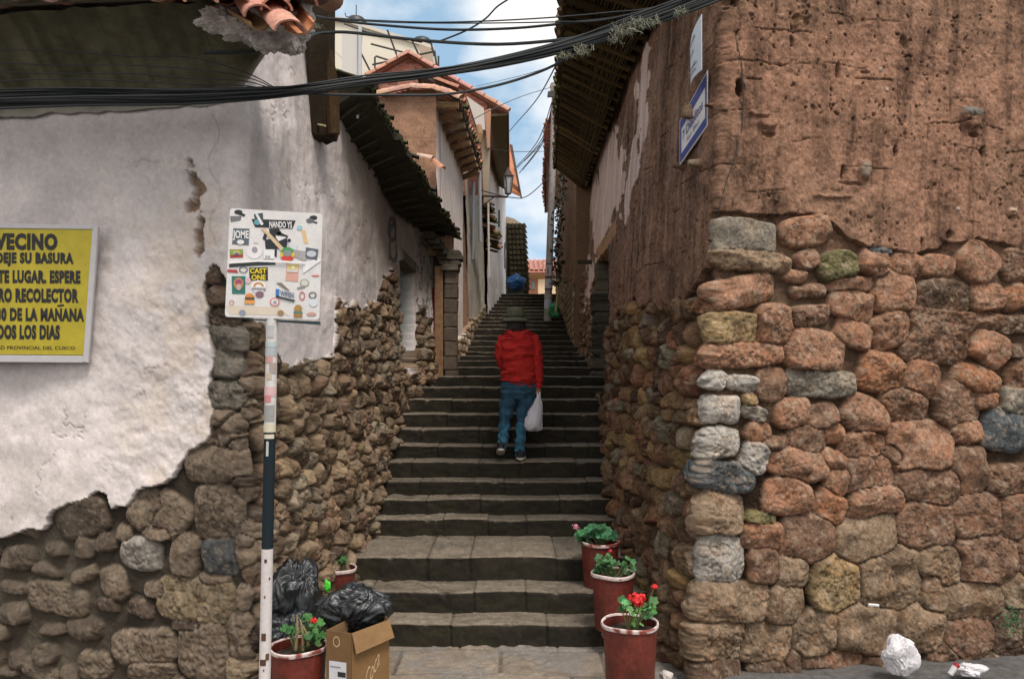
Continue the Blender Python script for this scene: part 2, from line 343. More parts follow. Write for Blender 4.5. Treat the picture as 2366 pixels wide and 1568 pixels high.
for (x, y, a, b, g, p, c) in [(870,60,100,65,0,5,'W'),(895,215,160,65,8,3.5,'B'),(1060,125,60,70,10,3.5,'W'),(1260,165,140,65,10,3.5,'O'),(1430,135,60,40,20,3,'O'),(1580,65,105,60,0,4,'O'),(1855,75,155,105,0,4,'O'),
 (2090,190,80,105,-10,3.5,'R'),(2290,235,110,65,0,4,'R'),(1720,120,50,40,30,3,'R'),(1560,205,70,75,0,5,'R'),(1685,190,45,70,0,4,'O'),(1455,240,60,60,20,3,'O'),(1215,315,110,80,5,3.5,'O'),(1420,360,85,65,30,3.5,'S'),
 (1640,340,130,65,-8,3.5,'O'),(1895,265,160,75,12,4,'R'),(885,400,110,85,5,5,'T'),(1090,410,75,28,8,3,'M'),(1100,505,95,60,5,4,'O'),(1320,505,125,105,0,4,'R'),(1600,510,150,105,-10,4,'T'),(1890,455,130,100,0,4.5,'R'),
 (2125,410,110,95,-5,4,'R'),(2310,400,75,100,0,4,'R'),(885,615,120,100,0,3.2,'W'),(1095,640,70,75,0,4,'R'),(1240,670,70,75,0,4,'T'),(1445,735,120,125,0,3,'Y'),(1700,700,150,145,-5,3.5,'T'),(1950,640,115,85,20,4,'T'),
 (2175,620,150,110,5,4,'R'),(2350,600,30,80,0,4,'R'),(930,820,180,85,3,6,'T'),(1210,845,85,90,0,4,'T'),(1905,770,50,100,0,4,'T'),(2100,815,145,90,0,3.5,'T'),(2310,770,75,80,0,3,'T'),(1340,965,105,100,0,3,'T'),
 (1600,945,160,105,10,3.5,'T'),(1855,955,115,105,0,3,'T'),(2080,1010,120,100,0,3,'R'),(2285,990,110,120,10,4,'D'),(870,1005,135,85,0,5,'T'),(1115,1010,115,90,5,4,'T'),(1430,1120,135,55,0,6,'R'),(870,1140,110,50,0,4,'D'),
 (1110,1150,90,45,0,4,'D'),(1230,1120,50,60,0,4,'D'),(1640,1120,70,50,0,3,'D'),(1960,1100,85,65,30,3,'R'),(2200,1100,80,50,20,3,'D'),(1760,1120,70,60,0,3,'D')]:
    X_, Y_ = z5(x, y); T.append((X_, Y_, a/2.083, b/2.083, g, p, c))
stones = []; cols = []
for (x, y, a, b, g, p, c) in T:
    s, z, d = w.inv(x, y, 0, SC+.02)
    stones.append((s, z, a/FP*d*1.10, b/FP*d*1.10, g, p)); cols.append(PAL[c])   # s runs right to left, so the angle flips twice
nT = len(stones); rnd = random.Random(5)
def jit(c, a, b):
    f = rnd.uniform(a, b); return tuple(q*f*rnd.uniform(.95, 1.05) for q in PAL[c])
pool = ['O', 'R', 'R', 'T', 'T', 'D', 'G', 'Y']
def ground_z(s):      # how high the stair stands at that place of the alley
    return 0
cand = auto_stones(0, SC-.05, 0, 2.95, (.16, .3), (.12, .22), 11)
for c in cand:        # small stones only where the traced ones leave room
    ok = all(math.hypot((c[0]-t[0])/t[2], (c[1]-t[1])/t[3]) > 1.42 for t in stones[:nT])
    if ok and rnd.random() < .9: stones.append((c[0], c[1], c[2]*.5, c[3]*.5)+c[4:]); cols.append(PAL[rnd.choice(pool)])
# the alley side: smaller sharper stones
def top_alley(s):     # upper limit of the stones, metres
    return np.interp(s-SC, [0, .4, 1.0, 1.8, 2.6, 3.4, 4.2, 5, 6, 8.6], [2.9, 2.7, 2.6, 2.75, 2.7, 2.5, 2.9, 3.0, 3.3, 3.9])
for c in auto_stones(SC+.05, w.s[-1], 0, 4.0, (.14, .27), (.12, .2), 21):
    if any(math.hypot((c[0]-t[0])/t[2], (c[1]-t[1])/t[3]) < 1.15 for t in stones[:nT]): continue
    if c[1] < top_alley(c[0])+rnd.uniform(-.25, .1): stones.append(c); cols.append(jit(rnd.choice(['O', 'R', 'T', 'T', 'D', 'Y', 'G']), .65, 1.25))
cols = np.array(cols)
ins = relief(w, stones, cols, .085, (.12, .077, .05), 3, edge=.27, rough=.011, warp=.02, rnd_=w.S > SC+.1)
w.H = np.where(w.S > SC+.1, w.H*1.15, w.H)
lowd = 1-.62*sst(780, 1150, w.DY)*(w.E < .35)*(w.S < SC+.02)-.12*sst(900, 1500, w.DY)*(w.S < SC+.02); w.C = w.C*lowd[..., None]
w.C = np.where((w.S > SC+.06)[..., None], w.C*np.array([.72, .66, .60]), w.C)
# adobe above the stones
lim = np.where(w.S < SC, 99, 0)
lump = fbm(w.S*2.2, w.Z*2.2, 4, 80); med = fbm(w.S*16, w.Z*16, 5, 81, .6); pits = fbm(w.S*34, w.Z*30, 3, 83)
ad_h = .045+(lump-.5)*.05+(med-.5)*.03-.03*sst(.73, .82, pits)*sst(.42, .6, fbm(w.S*1.7, w.Z*1.7, 3, 86))
# courses of adobe blocks: thin eroded joints
jz = np.abs(((w.Z+.10*fbm(w.S*3.5, w.Z*1.5, 4, 84)) / .19) % 1-.5)*2
row = np.floor((w.Z)/.19); jx = np.abs(((w.S+.17*(row % 2)+.05*hsh(row, row, 5))/.42) % 1-.5)*2
jm = np.maximum(sst(.93, 1, jz), sst(.965, 1, jx))*sst(.52, .68, fbm(w.S*3.4, w.Z*5.5, 4, 85))
ad_h -= .022*jm
face = w.S < SC+.02
# placed cracks, holes and proud lumps seen on the face (D-x, D-y, half sizes px, depth m)
def spot(x, y, a, b, h, k=2.0, s0=0, s1=SC+.15, sharp=.35, colr=None, kk=1.0):
    global ad_h
    s, z, d = w.inv(x, y, s0, s1); a = a/FP*d; b = b/FP*d
    i0, i1 = np.searchsorted(w.s, [s-a*1.6, s+a*1.6]); j0, j1 = np.searchsorted(w.z, [z-b*1.6, z+b*1.6])
    ds = w.S[i0:i1, j0:j1]-s+.02*(fbm(w.S[i0:i1, j0:j1]*25, w.Z[i0:i1, j0:j1]*25, 3, 7)-.5); dz = w.Z[i0:i1, j0:j1]-z+.02*(fbm(w.S[i0:i1, j0:j1]*25+9, w.Z[i0:i1, j0:j1]*25, 3, 8)-.5)
    n = (np.abs(ds/a)**k+np.abs(dz/b)**k)**(1/k); m_ = sst(1.0, 1-sharp, n)
    ad_h[i0:i1, j0:j1] += h*m_
    if colr is not None:
        MK.append((i0, i1, j0, j1, m_*kk, colr))
MK = []
for q in [(2058,357,6,15,-.09),(1943,402,7,22,-.07),(1990,170,12,4,-.03),(2228,275,30,26,.05,3),(2238,318,14,8,-.05),(2262,355,6,14,-.06),(1765,290,26,12,.05,3),(1770,312,18,8,-.05),(1745,270,30,10,.03),
          (1985,400,16,26,.03,5),(1702,205,12,24,-.1),(1960,425,40,4,-.025),(1915,460,60,5,.02),(2120,570,5,16,-.05),(2185,545,9,12,-.05),(2325,492,14,8,.03),(1830,60,10,25,-.03),(1690,10,14,14,-.05),(2080,100,10,20,-.04),
          (1740,190,22,2.5,-.03),(2010,190,60,2.5,-.02),(1800,75,90,2,-.02),(2420,200,20,8,-.04),(1930,165,7,22,-.05,2),(1850,40,24,12,.03),(1826,100,5,14,-.03),(1660,245,9,5,.05,3)]: spot(*q)
MK_pts = [(2228,262,28,14,(.17,.16,.14)),(2325,490,14,7,(.5,.36,.26)),(1985,395,14,22,(.26,.2,.15)),(1835,50,16,9,(.42,.25,.15)),(2205,485,5,3,(.5,.45,.4)),(2020,165,6,5,(.4,.33,.27)),(2040,215,6,5,(.5,.4,.3)),(1800,40,8,6,(.45,.3,.2))]
for (x, y, a, b, c) in MK_pts: spot(x, y, a, b, .012, 3, colr=np.array(c))
# ejected stones beside the street signs
for (x, y, a, b, h, c) in [(1625,262,16,22,.12,(.3,.2,.11)),(1637,380,13,12,.1,(.27,.22,.16)),(1597,385,14,10,.09,(.12,.09,.06))]: spot(x, y, a, b, h, 3.5, SC-.05, SC+1.5, .5, np.array(c))
tone = (.98+1.1*(fbm(w.S*5, w.Z*5, 6, 90, .68)-.5)+.9*(fbm(w.S*60, w.Z*45, 3, 92, .7)-.5)-.35*sst(.55, .75, fbm(w.S*14, w.Z*2.2, 4, 93)))*(1-.3*sst(.70, .82, pits)*sst(.42, .6, fbm(w.S*1.7, w.Z*1.7, 3, 86)))*(1-.35*sst(.55, .8, fbm(w.S*11, w.Z*1.6, 4, 87)))*(1-.4*jm)
red = sst(.35, .7, fbm(w.S*1.1, w.Z*1.4, 3, 91))[..., None]
ac = (np.array([.250, .145, .095])*(1-red)+np.array([.29, .160, .105])*red)*tone[..., None]
flk = sst(.93, .97, vn(w.S*45, w.Z*45, 95))[..., None]*.4; ac = ac*(1-flk)+np.array([.46, .33, .24])*flk
for (i0, i1, j0, j1, m_, c) in MK: ac[i0:i1, j0:j1] = ac[i0:i1, j0:j1]*(1-m_[..., None])+c*m_[..., None]
# where adobe begins
up_face = np.interp(w.DX, [1560, 1900, 1960, 2100, 2250, 2366, 2500], [500, 505, 568, 590, 560, 585, 590])
upm_face = w.DY < up_face-6+22*(fbm(w.S*6, w.Z*6, 3, 99)-.5)
upm_al = w.Z > top_alley(w.S)+.3*(fbm(w.S*4, w.Z*4, 4, 98)-.5)
upm = np.where(w.S < SC+.02, upm_face, upm_al)
tf = np.array([k < nT for k in range(len(stones))]+[False])
k = np.where(upm, 1.0, 0.0)
w.H = w.H*(1-k)+ad_h*k; w.C = w.C*(1-k[..., None])+ac*k[..., None]
# adobe smeared between the upper stones
sm = (1-upm)*sst(640, 520, w.DY)*(w.S < SC)*(w.E < .2)
w.C = w.C*(1-sm[..., None]*.8)+ac*sm[..., None]*.8
# fallen plaster: pale patches left on the alley side
al = w.S > SC+.25
P1 = [(1376, 330), (1425, 285), (1436, 300), (1432, 420), (1420, 520), (1388, 590), (1376, 560), (1370, 440)]
P2 = [(1496, 90), (1518, 95), (1512, 200), (1500, 300), (1490, 390), (1470, 460), (1455, 520), (1446, 500), (1470, 380), (1482, 240)]
P3 = [(1366, 600), (1380, 590), (1378, 700), (1368, 790), (1360, 760)]; P4 = [(1436, 330), (1460, 340), (1440, 470), (1420, 540), (1425, 420)]
stre = fbm(w.DX*.08, w.DY*.012, 4, 101)
jx_ = w.DX+14*(fbm(w.S*3, w.Z*3, 4, 102)-.5)*2; jy_ = w.DY+26*(fbm(w.S*3+5, w.Z*3, 4, 103)-.5)*2
pm = np.zeros_like(w.H)
for poly, th in ((P1, .28), (P2, .38), (P3, .33), (P4, .42)): pm = np.maximum(pm, in_poly(jx_, jy_, poly)*(stre > th))
pm *= al
w.H = np.where(pm > 0, .055+(lump-.5)*.03, w.H)
pc = np.array([.60, .46, .40])*(.85+.3*fbm(w.S*6, w.Z*3, 4, 104))[..., None]
w.C = np.where((pm > 0)[..., None], pc, w.C)
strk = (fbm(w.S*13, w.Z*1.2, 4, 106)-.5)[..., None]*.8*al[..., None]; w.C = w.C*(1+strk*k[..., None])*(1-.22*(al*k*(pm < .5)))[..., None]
dst = (sst(.5, .68, fbm(w.S*16, w.Z*1.0, 5, 108, .6))*al*k*(pm < .5)*sst(2.6, 3.4, w.Z))[..., None]*.4; w.C = w.C*(1-dst)+np.array([.40, .29, .23])*dst
# door recess with a plastered head
dr = (w.DX > 1387)*(w.DX < 1415)*(w.Z < 3.66+.0*w.S)*(w.S > SC+2)*(w.DY < 905)
w.H = np.where(dr > 0, -.42, w.H)
row = np.floor(w.Z/.16+.3*vn(w.Z*0+3, w.Z*1.0, 7)); blk = (.5+.8*hsh(row, row*0+3, 12))*np.where((w.Z/.16) % 1 < .12, .35, 1)
drc = (w.DX > 1381)*(w.DX < 1418)*(w.Z < 3.66)*(w.S > SC+2)*(w.DY < 905)
w.C = np.where((drc > 0)[..., None], np.array([.085, .07, .052])*blk[..., None], w.C)
hd = (w.Z > 3.66)*(w.Z < 3.86)*(w.DX > 1386)*(w.DX < 1432)*al
w.C = np.where((hd > 0)[..., None], np.array([.36, .21, .12]), w.C)
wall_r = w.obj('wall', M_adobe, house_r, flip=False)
# masonry body behind the relief, so that the house is solid
def body(path, z0, z1, parent, m, name='core', t=.3):
    pass

# ================= LEFT: white corner house =================
house_l = empty('corner_house', (-1.7, 5.2, 0), 'white plastered corner house on a rubble base with peeling corner, nearest building on the left', 'house')
OUTL = math.hypot(6.2-3.75, .35)
def stepl(s): return .025 if s < OUTL-.2 else (.0075 if s < OUTL+2.25 else .0115)
w = Wall([(-6.2, 5.77), (-3.75, 5.42), (-1.66, 5.12), (-1.385, 6.6), (-1.27, 8.2), (-1.22, 9.3), (-.86, 10.25)], 1, stepl, -.12, 5.3, .0095, .075, .04)
# for this side the outward normal is on the other hand of the travel direction
wl = w; SL = OUTL+math.hypot(3.75-1.66, .3)
def z3(x, y): return x/2.5, 993.7+y/2.5
def z2(x, y): return x/2.941, 473.2+y/2.941
T = []
for (x, y, a, b, g, p, c) in [(1270,200,170,95,-5,4,'T'),(480,490,150,105,-15,3.5,'D'),(850,460,110,90,-50,3.5,'T'),(980,480,110,115,-60,4,'T'),(1285,460,135,135,0,4.5,'T'),(830,710,115,80,5,3.5,'W'),(1080,720,75,120,5,4,'T'),
 (1290,720,100,105,-10,4,'B'),(930,580,90,40,0,3,'T'),(1150,980,215,120,3,4,'Y'),(1250,860,90,35,0,3,'T'),(670,890,75,80,-10,3,'T'),(900,910,60,45,0,3,'T'),(330,970,170,80,10,3.5,'T'),(840,1240,180,90,-5,3.5,'T'),
 (1195,1270,150,160,10,3.2,'T'),(1400,1190,70,130,0,4,'T'),(230,1390,110,50,20,3,'T'),(550,1350,90,70,0,3,'T'),(880,1380,130,60,0,3,'T'),(630,640,60,50,0,3,'D'),(330,680,60,40,0,3,'D'),(1420,650,40,60,0,3,'T'),
 (1420,950,35,70,0,3,'T'),(1090,1120,100,30,0,3,'D'),(500,1150,100,60,0,3,'D'),(1330,30,90,60,0,4,'T'),(120,720,90,60,0,3,'D'),(90,1050,80,60,0,3,'D'),(1380,60,60,50,0,3,'T'),(1210,40,60,50,0,3,'T')]:
    X_, Y_ = z3(x, y); T.append((X_, Y_, a/2.5, b/2.5, g, p, c))
for (x, y, a, b, g, p, c) in [(1555,910,115,92,3,5,'G'),(1565,1075,115,85,0,5,'G'),(1550,1290,125,85,-3,4.5,'G'),(1500,1430,110,60,0,4,'T'),(1600,1500,80,80,0,4,'T'),(1550,760,100,55,5,5,'D'),(1490,330,90,60,0,3,'T'),(1450,480,60,60,0,3,'R'),(1500,620,70,60,0,3,'R')]:
    X_, Y_ = z2(x, y); T.append((X_, Y_, a/2.941, b/2.941, g, p, c))
stones = []; cols = []
for (x, y, a, b, g, p, c) in T:
    s, z, d = w.inv(x, y, 0, SL+.1)
    stones.append((s, z, a/FP*d*1.08, b/FP*d*1.08, -g, p)); cols.append(PAL[c])
nT = len(stones)
for c in auto_stones(0, SL, 0, 2.4, (.14, .3), (.11, .2), 31):
    if all(math.hypot((c[0]-t[0])/t[2], (c[1]-t[1])/t[3]) > 1.45 for t in stones[:nT]): stones.append((c[0], c[1], c[2]*.6, c[3]*.6)+c[4:]); cols.append(PAL[rnd.choice(['D', 'D', 'T'])])
for c in auto_stones(SL+.02, w.s[-1], 0, 4.1, (.13, .24), (.11, .19), 41):
    if any(math.hypot((c[0]-t[0])/t[2], (c[1]-t[1])/t[3]) < 1.15 for t in stones[:nT]): continue
    stones.append(c[:4]+(c[4]+10,)+c[5:]); cols.append(jit(rnd.choice(['T', 'T', 'O', 'G', 'Y', 'R', 'D']), .75, 1.35))
cols = np.array(cols)
relief(w, stones, cols, .06, (.075, .058, .04), 53, edge=.3, rough=.011, warp=.022, rs=.1, rnd_=w.S > SL+.05)
w.C = (w.C*.62+w.C.mean(-1, keepdims=True)*np.array([1.12, 1, .85])*.30)*.66
# deeper cobbles along the alley
w.H = np.where(w.S > SL+.05, w.H*1.75, w.H); gk = (w.S > SL+.05)[..., None]*.35; w.C = w.C*(1-gk)+w.C.mean(-1, keepdims=True)*np.array([1.25, 1, .78])*gk; w.C = np.where((w.S > SL+.05)[..., None], w.C*np.array([1.3, 1.22, 1.08])*(.35+.65*sst(.1, .8, w.E))[..., None], w.C)  # gap shade between the cobbles is put into their colour too
# plaster coat
jx_ = w.DX+16*(fbm(w.S*5, w.Z*5, 5, 61, .6)-.5)*2; jy_ = w.DY+22*(fbm(w.S*5+5, w.Z*5, 5, 62, .6)-.5)*2
FR = [(-3000, -400), (760, -400), (760, 650), (530, 655), (500, 610), (486, 620), (478, 640), (492, 740), (502, 850), (500, 930), (492, 1000), (440, 1050), (398, 1105), (330, 1130), (305, 1165), (275, 1185), (262, 1150), (235, 1140), (190, 1150), (140, 1172), (110, 1222), (0, 1246), (-3000, 1290)]
AL = [(380, -400), (1300, -400), (1300, 800), (1020, 845), (1000, 800), (972, 712), (953, 690), (944, 800), (935, 880), (912, 760), (902, 650), (888, 612), (868, 652), (852, 700), (800, 712), (757, 688), (755, 820), (690, 826), (640, 850), (600, 800), (590, 745), (560, 730), (536, 660), (520, 640), (380, 630)]
fr = w.S < SL-.02
pl = np.where(fr, in_poly(jx_, jy_, FR), in_poly(w.DX+8*(fbm(w.S*5, w.Z*5, 4, 65)-.5)*2, jy_, AL))
hole = np.maximum(sst(1.0, .5, np.hypot((w.DX-457-10*np.sin(w.DY*.06))/17, (w.DY-445)/58)+2.0*(fbm(w.S*16, w.Z*16, 5, 66, .6)-.5)), sst(1, .4, np.hypot((w.DX-470)/12, (w.DY-540)/50)+2.0*(fbm(w.S*16, w.Z*16, 5, 67, .6)-.5)))*fr
base = fbm(w.S*1.6, w.Z*1.6, 4, 70); med = fbm(w.S*9, w.Z*9, 5, 71, .55)
near_edge = sst(150, 500, w.DX)*fr*sst(350, 600, w.DY)       # rougher, peeling towards the quoin
crk = sst(.010, 0, np.abs(fbm(w.S*3+4, w.Z*3, 5, 72)-.5))*sst(.55, .66, fbm(w.S*2, w.Z*2, 3, 73))*.6
crk2 = .35*sst(1.6, .3, np.abs(w.DX-(507+14*np.sin(w.DY*.045)+9*(fbm(w.Z*9, w.Z*0, 3, 74)-.5)))) * fr*(w.DY > 255)*(w.DY < 560)
ph = .075+(base-.5)*.07+(med-.5)*(.014+.035*near_edge)-.015*crk-.02*crk2-.085*hole
w.H = np.where(pl, ph, w.H)
tone = (1+.45*(fbm(w.S*3, w.Z*3, 6, 75, .6)-.5)+.22*(fbm(w.S*30, w.Z*30, 4, 63, .6)-.5))*(1-.45*crk*pl)*(1-.6*crk2)
pc = np.array([.66, .60, .585])*tone[..., None]
warm = (near_edge*sst(.4, .65, fbm(w.S*5, w.Z*5, 4, 76)))[..., None]*.75; pc = pc*(1-warm)+np.array([.62, .52, .44])*warm
# rain and soot streaks on the alley side and a browner tone under the eaves
st_ = sst(.42, .8, fbm(w.S*9, w.Z*.9, 4, 77))[..., None]*.35*(~fr)[..., None]*sst(1.6, 3.8, w.Z)[..., None]; pc = pc*(1-st_)+np.array([.2, .18, .15])*st_
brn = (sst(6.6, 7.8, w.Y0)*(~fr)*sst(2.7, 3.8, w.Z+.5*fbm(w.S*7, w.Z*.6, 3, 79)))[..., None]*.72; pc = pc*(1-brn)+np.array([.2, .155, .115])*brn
tp = (sst(262, 235, w.DY+14*(fbm(w.S*4, w.Z*4, 4, 78)-.5))*fr*(w.DX < 620))[..., None]*.6; pc = pc*(1-tp)+np.array([.16, .165, .10])*tp  # cornice shade and stain put into the wall-top colour
h3 = hole[..., None]*.8; pc = pc*(1-h3)+np.array([.34, .22, .13])*h3
gr = (sst(.46, .62, fbm(w.S*5, w.Z*4, 5, 68, .6))*sst(2.3, .9, w.Z)*fr)[..., None]*.38; pc = pc*(1-gr)+np.array([.36, .32, .27])*gr
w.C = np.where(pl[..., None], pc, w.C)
# dirt-plastered lower left
lo = (fr*(~pl)*sst(300, 150, w.DX)*(fbm(w.S*5, w.Z*5, 4, 69)))[..., None]*.9; w.C = w.C*(1-lo)+np.array([.10, .083, .062])*lo
# walled-up niche with a stone lintel
ni = (w.DX > 908)*(w.DX < 945+0*w.DY)*(w.DY > 600+ .9*(w.DX-905))*(w.DY < 850)*(~fr)
w.H = np.where(ni > 0, -.10+.25*w.H, w.H)
nf = sst(860, 740, w.DY)[..., None]*.85
w.C = np.where((ni > 0)[..., None], w.C*(1-nf)+np.array([.25, .295, .29])*(.8+.4*fbm(w.S*8, w.Z*8, 4, 64))[..., None]*nf, w.C)
nl = (w.DX > 905)*(w.DX < 940)*(w.DY > 574+1.0*(w.DX-905))*(w.DY < 600+1.0*(w.DX-905))*(~fr)
w.H = np.where(nl > 0, w.H+.07, w.H); w.C = np.where((nl > 0)[..., None], np.array([.12, .10, .075]), w.C)
# graffiti scrawls sprayed on the plaster
gm = np.zeros_like(w.H)
def ell(cx, cy, a, b, t): return (np.abs(np.hypot((w.DX-cx)/a, (w.DY-cy)/b)-1) < t)
gm = np.maximum(gm, ell(895, 560, 8, 42, .16)); gm = np.maximum(gm, ell(893, 530, 9, 25, .2)); gm = np.maximum(gm, (np.abs(w.DX-888) < 1.8)*(w.DY > 500)*(w.DY < 600))
sq = fbm(w.DX*.22, w.DY*.05, 4, 111)
gm = np.maximum(gm, (w.DX > 950)*(w.DX < 1004)*(w.DY > 560)*(w.DY < 740)*(sq > .53)*(sq < .64))
gm = gm*pl*(~fr)
w.C = np.where((gm > 0)[..., None], w.C*.3+np.array([.03, .04, .05]), w.C)
rd = (np.abs(w.DX-990) < 3)*(w.DY > 665)*(w.DY < 770)*(~fr)*pl; w.C = np.where((rd > 0)[..., None], np.array([.35, .07, .06]), w.C)
keepl = ((w.S < SL-.25) & (w.Z < 4.3)) | (w.S > SL-.27) & (w.Z < np.interp(w.Y0, [5, 7.05, 7.15, 10.4], [5.2, 5.2, 4.4, 3.85]))
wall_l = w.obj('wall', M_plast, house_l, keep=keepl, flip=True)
# ================= STAIRS AND GROUND =================
M_step = mat('worn_step_stone', vcol=True, rough=.85, nscale=25, nvar=.25, bump=.4, bscale=70, bdist=.01, speck=.2, spec=.3)
# front edge of each tread: (distance, height)
NOS = [(6.05, .164), (6.33, .335), (6.65, .530), (7.48, .688), (7.73, .8375), (7.98, .979), (8.22, 1.144), (8.52, 1.28), (8.82, 1.433), (9.13, 1.583), (9.44, 1.736), (9.78, 1.879), (10.15, 2.006), (10.6, 2.12)]
ys = [880, 868, 858, 845, 831, 818, 803, 793, 783, 774, 766, 757, 749, 741, 733, 725, 717]
for i, y in enumerate(ys):
    d = 11.2+.78*i; NOS.append((d, EYE+(900-y)/1944*d))
hs = [n[1] for n in NOS]
for i in range(14, len(NOS)):
    if NOS[i][1] <= NOS[i-1][1]+.07: NOS[i] = (NOS[i][0], NOS[i-1][1]+.09)
def xl(d): return float(np.interp(d, [5, 6.6, 8.2, 9.3, 10.3, 13, 15, 18, 24, 40], [-1.75, -1.42, -1.3, -1.26, -.95, -.85, -.74, -.62, -.4, -.4]))-.12
def xr(d): return float(np.interp(d, [5.4, 7, 8.2, 9.8, 14, 17.5, 24, 40], [1.25, 1.05, 1.0, 1.05, 1.1, 1.2, 1.3, 1.3]))+.12
stairs = empty('stairs', (0, 6.05, 0)); tag(stairs, kind='structure')
ground_cuts = {}
for i, (d, z) in enumerate(NOS):
    zp = NOS[i-1][1] if i else -.03
    dn = NOS[i+1][0] if i+1 < len(NOS) else d+1.5
    step = .012 if i < 12 else .03
    X = np.arange(xl(dn), xr(dn)+step, step) if i > 5 else np.arange(xl(d), xr(d)+step, step)
    rr = .014
    prof = [(0, zp-.02)]+[(0, zp+(z-rr-zp)*t) for t in np.linspace(.08, 1, 8)]+[(rr*.35, z-rr*.3), (rr, z)]+[(rr+(dn+.03-d-rr)*t, z) for t in np.linspace(.06, 1, 12 if i < 4 else 6)]
    prof = np.array(prof); n = len(prof)
    XX, K = np.meshgrid(X, np.arange(n), indexing='ij')
    PY = prof[:, 0][None, :]+d+0*XX; PZ = prof[:, 1][None, :]+0*XX
    # slabs of uneven length
    rg = random.Random(i*7+1); cuts = [X[0]]
    while cuts[-1] < X[-1]: cuts.append(cuts[-1]+rg.uniform(.35, .85))
    cuts = np.array(cuts); sl = np.searchsorted(cuts, XX)
    jd = np.min(np.abs(XX[..., None]-cuts), -1); joint = sst(.012, .003, jd)
    off = hsh(sl, sl*0+i, 5)
    wob = fbm(XX*2.3+i*9, PY*0+i, 4, 20+i); chip = fbm(XX*11, K*.35+i*5, 4, 40+i)
    nose = ((K >= 7) & (K <= 11)).astype(float)
    tread = (K > 10).astype(float); riser = (K < 9).astype(float)
    PY2 = PY+(wob-.5)*.035+(off-.5)*.015*riser+.010*joint*riser+.03*sst(.6, .85, chip)*nose+(fbm(XX*14, K*.6, 4, 60+i)-.5)*.014*riser
    PZ2 = PZ+((wob-.5)*.014+(off-.5)*.008)*(K > 5)-.02*sst(.6, .85, chip)*nose-.008*joint*tread+(fbm(XX*7, PY*9, 4, 70+i)-.5)*.012*tread
    # left third of the lower steps is repaired with pebbly mortar
    peb = (XX < -.55)*(i in (1, 2, 3, 4))*tread
    PZ2 += peb*(fbm(XX*16, PY*16, 3, 99)-.4)*.03
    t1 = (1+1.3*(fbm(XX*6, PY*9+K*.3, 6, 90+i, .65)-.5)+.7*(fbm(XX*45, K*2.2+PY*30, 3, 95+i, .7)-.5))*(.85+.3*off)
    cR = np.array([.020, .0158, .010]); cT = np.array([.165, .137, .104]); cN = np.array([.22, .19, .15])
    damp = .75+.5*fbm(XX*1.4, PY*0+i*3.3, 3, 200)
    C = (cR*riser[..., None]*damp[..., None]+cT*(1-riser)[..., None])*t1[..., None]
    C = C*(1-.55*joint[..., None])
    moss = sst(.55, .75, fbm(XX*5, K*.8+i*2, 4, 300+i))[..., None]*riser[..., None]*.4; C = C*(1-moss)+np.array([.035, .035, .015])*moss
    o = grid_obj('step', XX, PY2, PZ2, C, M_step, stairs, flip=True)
# foundation under the stairs
TOPZ = NOS[-1][1]; TOPD = NOS[-1][0]
# pavement in front: flagstones
M_pave = mat('flagstone', vcol=True, rough=.85, nscale=20, nvar=.22, bump=.4, bscale=60, bdist=.01, speck=.22, spec=.3)
xs = np.arange(-6.6, 6.8, .0145); yd = np.arange(4.2, 6.12, .0125); XX, YY = np.meshgrid(xs, yd, indexing='ij')
fs_ = [(rx, ry) for ry in np.arange(4.0, 6.3, .46) for rx in np.arange(-4.4+(.31 if int(ry*10) % 2 else 0), 4.6, .72)]
rowi = np.floor((YY+.02*np.sin(XX*3)+.14)/.47); jx = (XX+.31*(rowi % 2)+.1*hsh(rowi, rowi, 3))/.74; ci = np.floor(jx)
dj = np.minimum(np.minimum(jx % 1, 1-jx % 1)*.74, np.minimum(((YY+.02*np.sin(XX*3)+.14)/.47) % 1, 1-((YY+.02*np.sin(XX*3)+.14)/.47) % 1)*.47)
dj = dj+.012*(fbm(XX*9, YY*9, 3, 5)-.5)
jt = sst(.016, .004, dj); offp = hsh(ci, rowi, 8)
peb = sst(.5, .6, fbm(XX*1.6+3, YY*1.6, 3, 12))*(XX > -.6)*(XX < .3)
ZZ = -.006+(fbm(XX*4, YY*4, 4, 2)-.5)*.02+(offp-.5)*.012-.014*jt+peb*(fbm(XX*15, YY*18, 3, 6)-.5)*.035
C = np.array([.225, .185, .145])*((.75+.5*fbm(XX*8, YY*8, 5, 3, .6))*(.82+.36*offp)*(1-.5*jt))[..., None]
gy = sst(.45, .6, fbm(XX*3, YY*3, 3, 14))[..., None]*.4; C = C*(1-gy)+np.array([.17, .17, .17])*gy
# asphalt at the foot of the right wall
asp = sst(1.35, 1.5, XX+.05*fbm(YY*6, XX*6, 3, 4)); ZZ = ZZ*(1-asp)+asp*(.045+.02*(fbm(XX*9, YY*9, 4, 15)-.5)); C = C*(1-asp[..., None])+np.array([.10, .095, .09])*(.7+.6*fbm(XX*25, YY*25, 3, 16))[..., None]*asp[..., None]
pv = grid_obj('pavement', XX, YY, ZZ, C, M_pave, None, flip=False); tag(pv, kind='structure')
mb = MB(); mb.add([(-400, -400, -.04), (400, -400, -.04), (400, 4.3, -.04), (-400, 4.3, -.04)], [(0, 1, 2, 3)])
o = mb.build('road', mat('asphalt', (.055, .053, .05), .9, nscale=8, nvar=.25, bump=.3)); tag(o, kind='structure')
mb = MB(); mb.add([(-1500, 4.0, -.12), (1500, 4.0, -.12), (1500, 2500, -.12), (-1500, 2500, -.12)], [(0, 1, 2, 3)])
o = mb.build('ground', mat('earth', (.16, .13, .09), .95, nscale=2, nvar=.3)); tag(o, kind='structure')
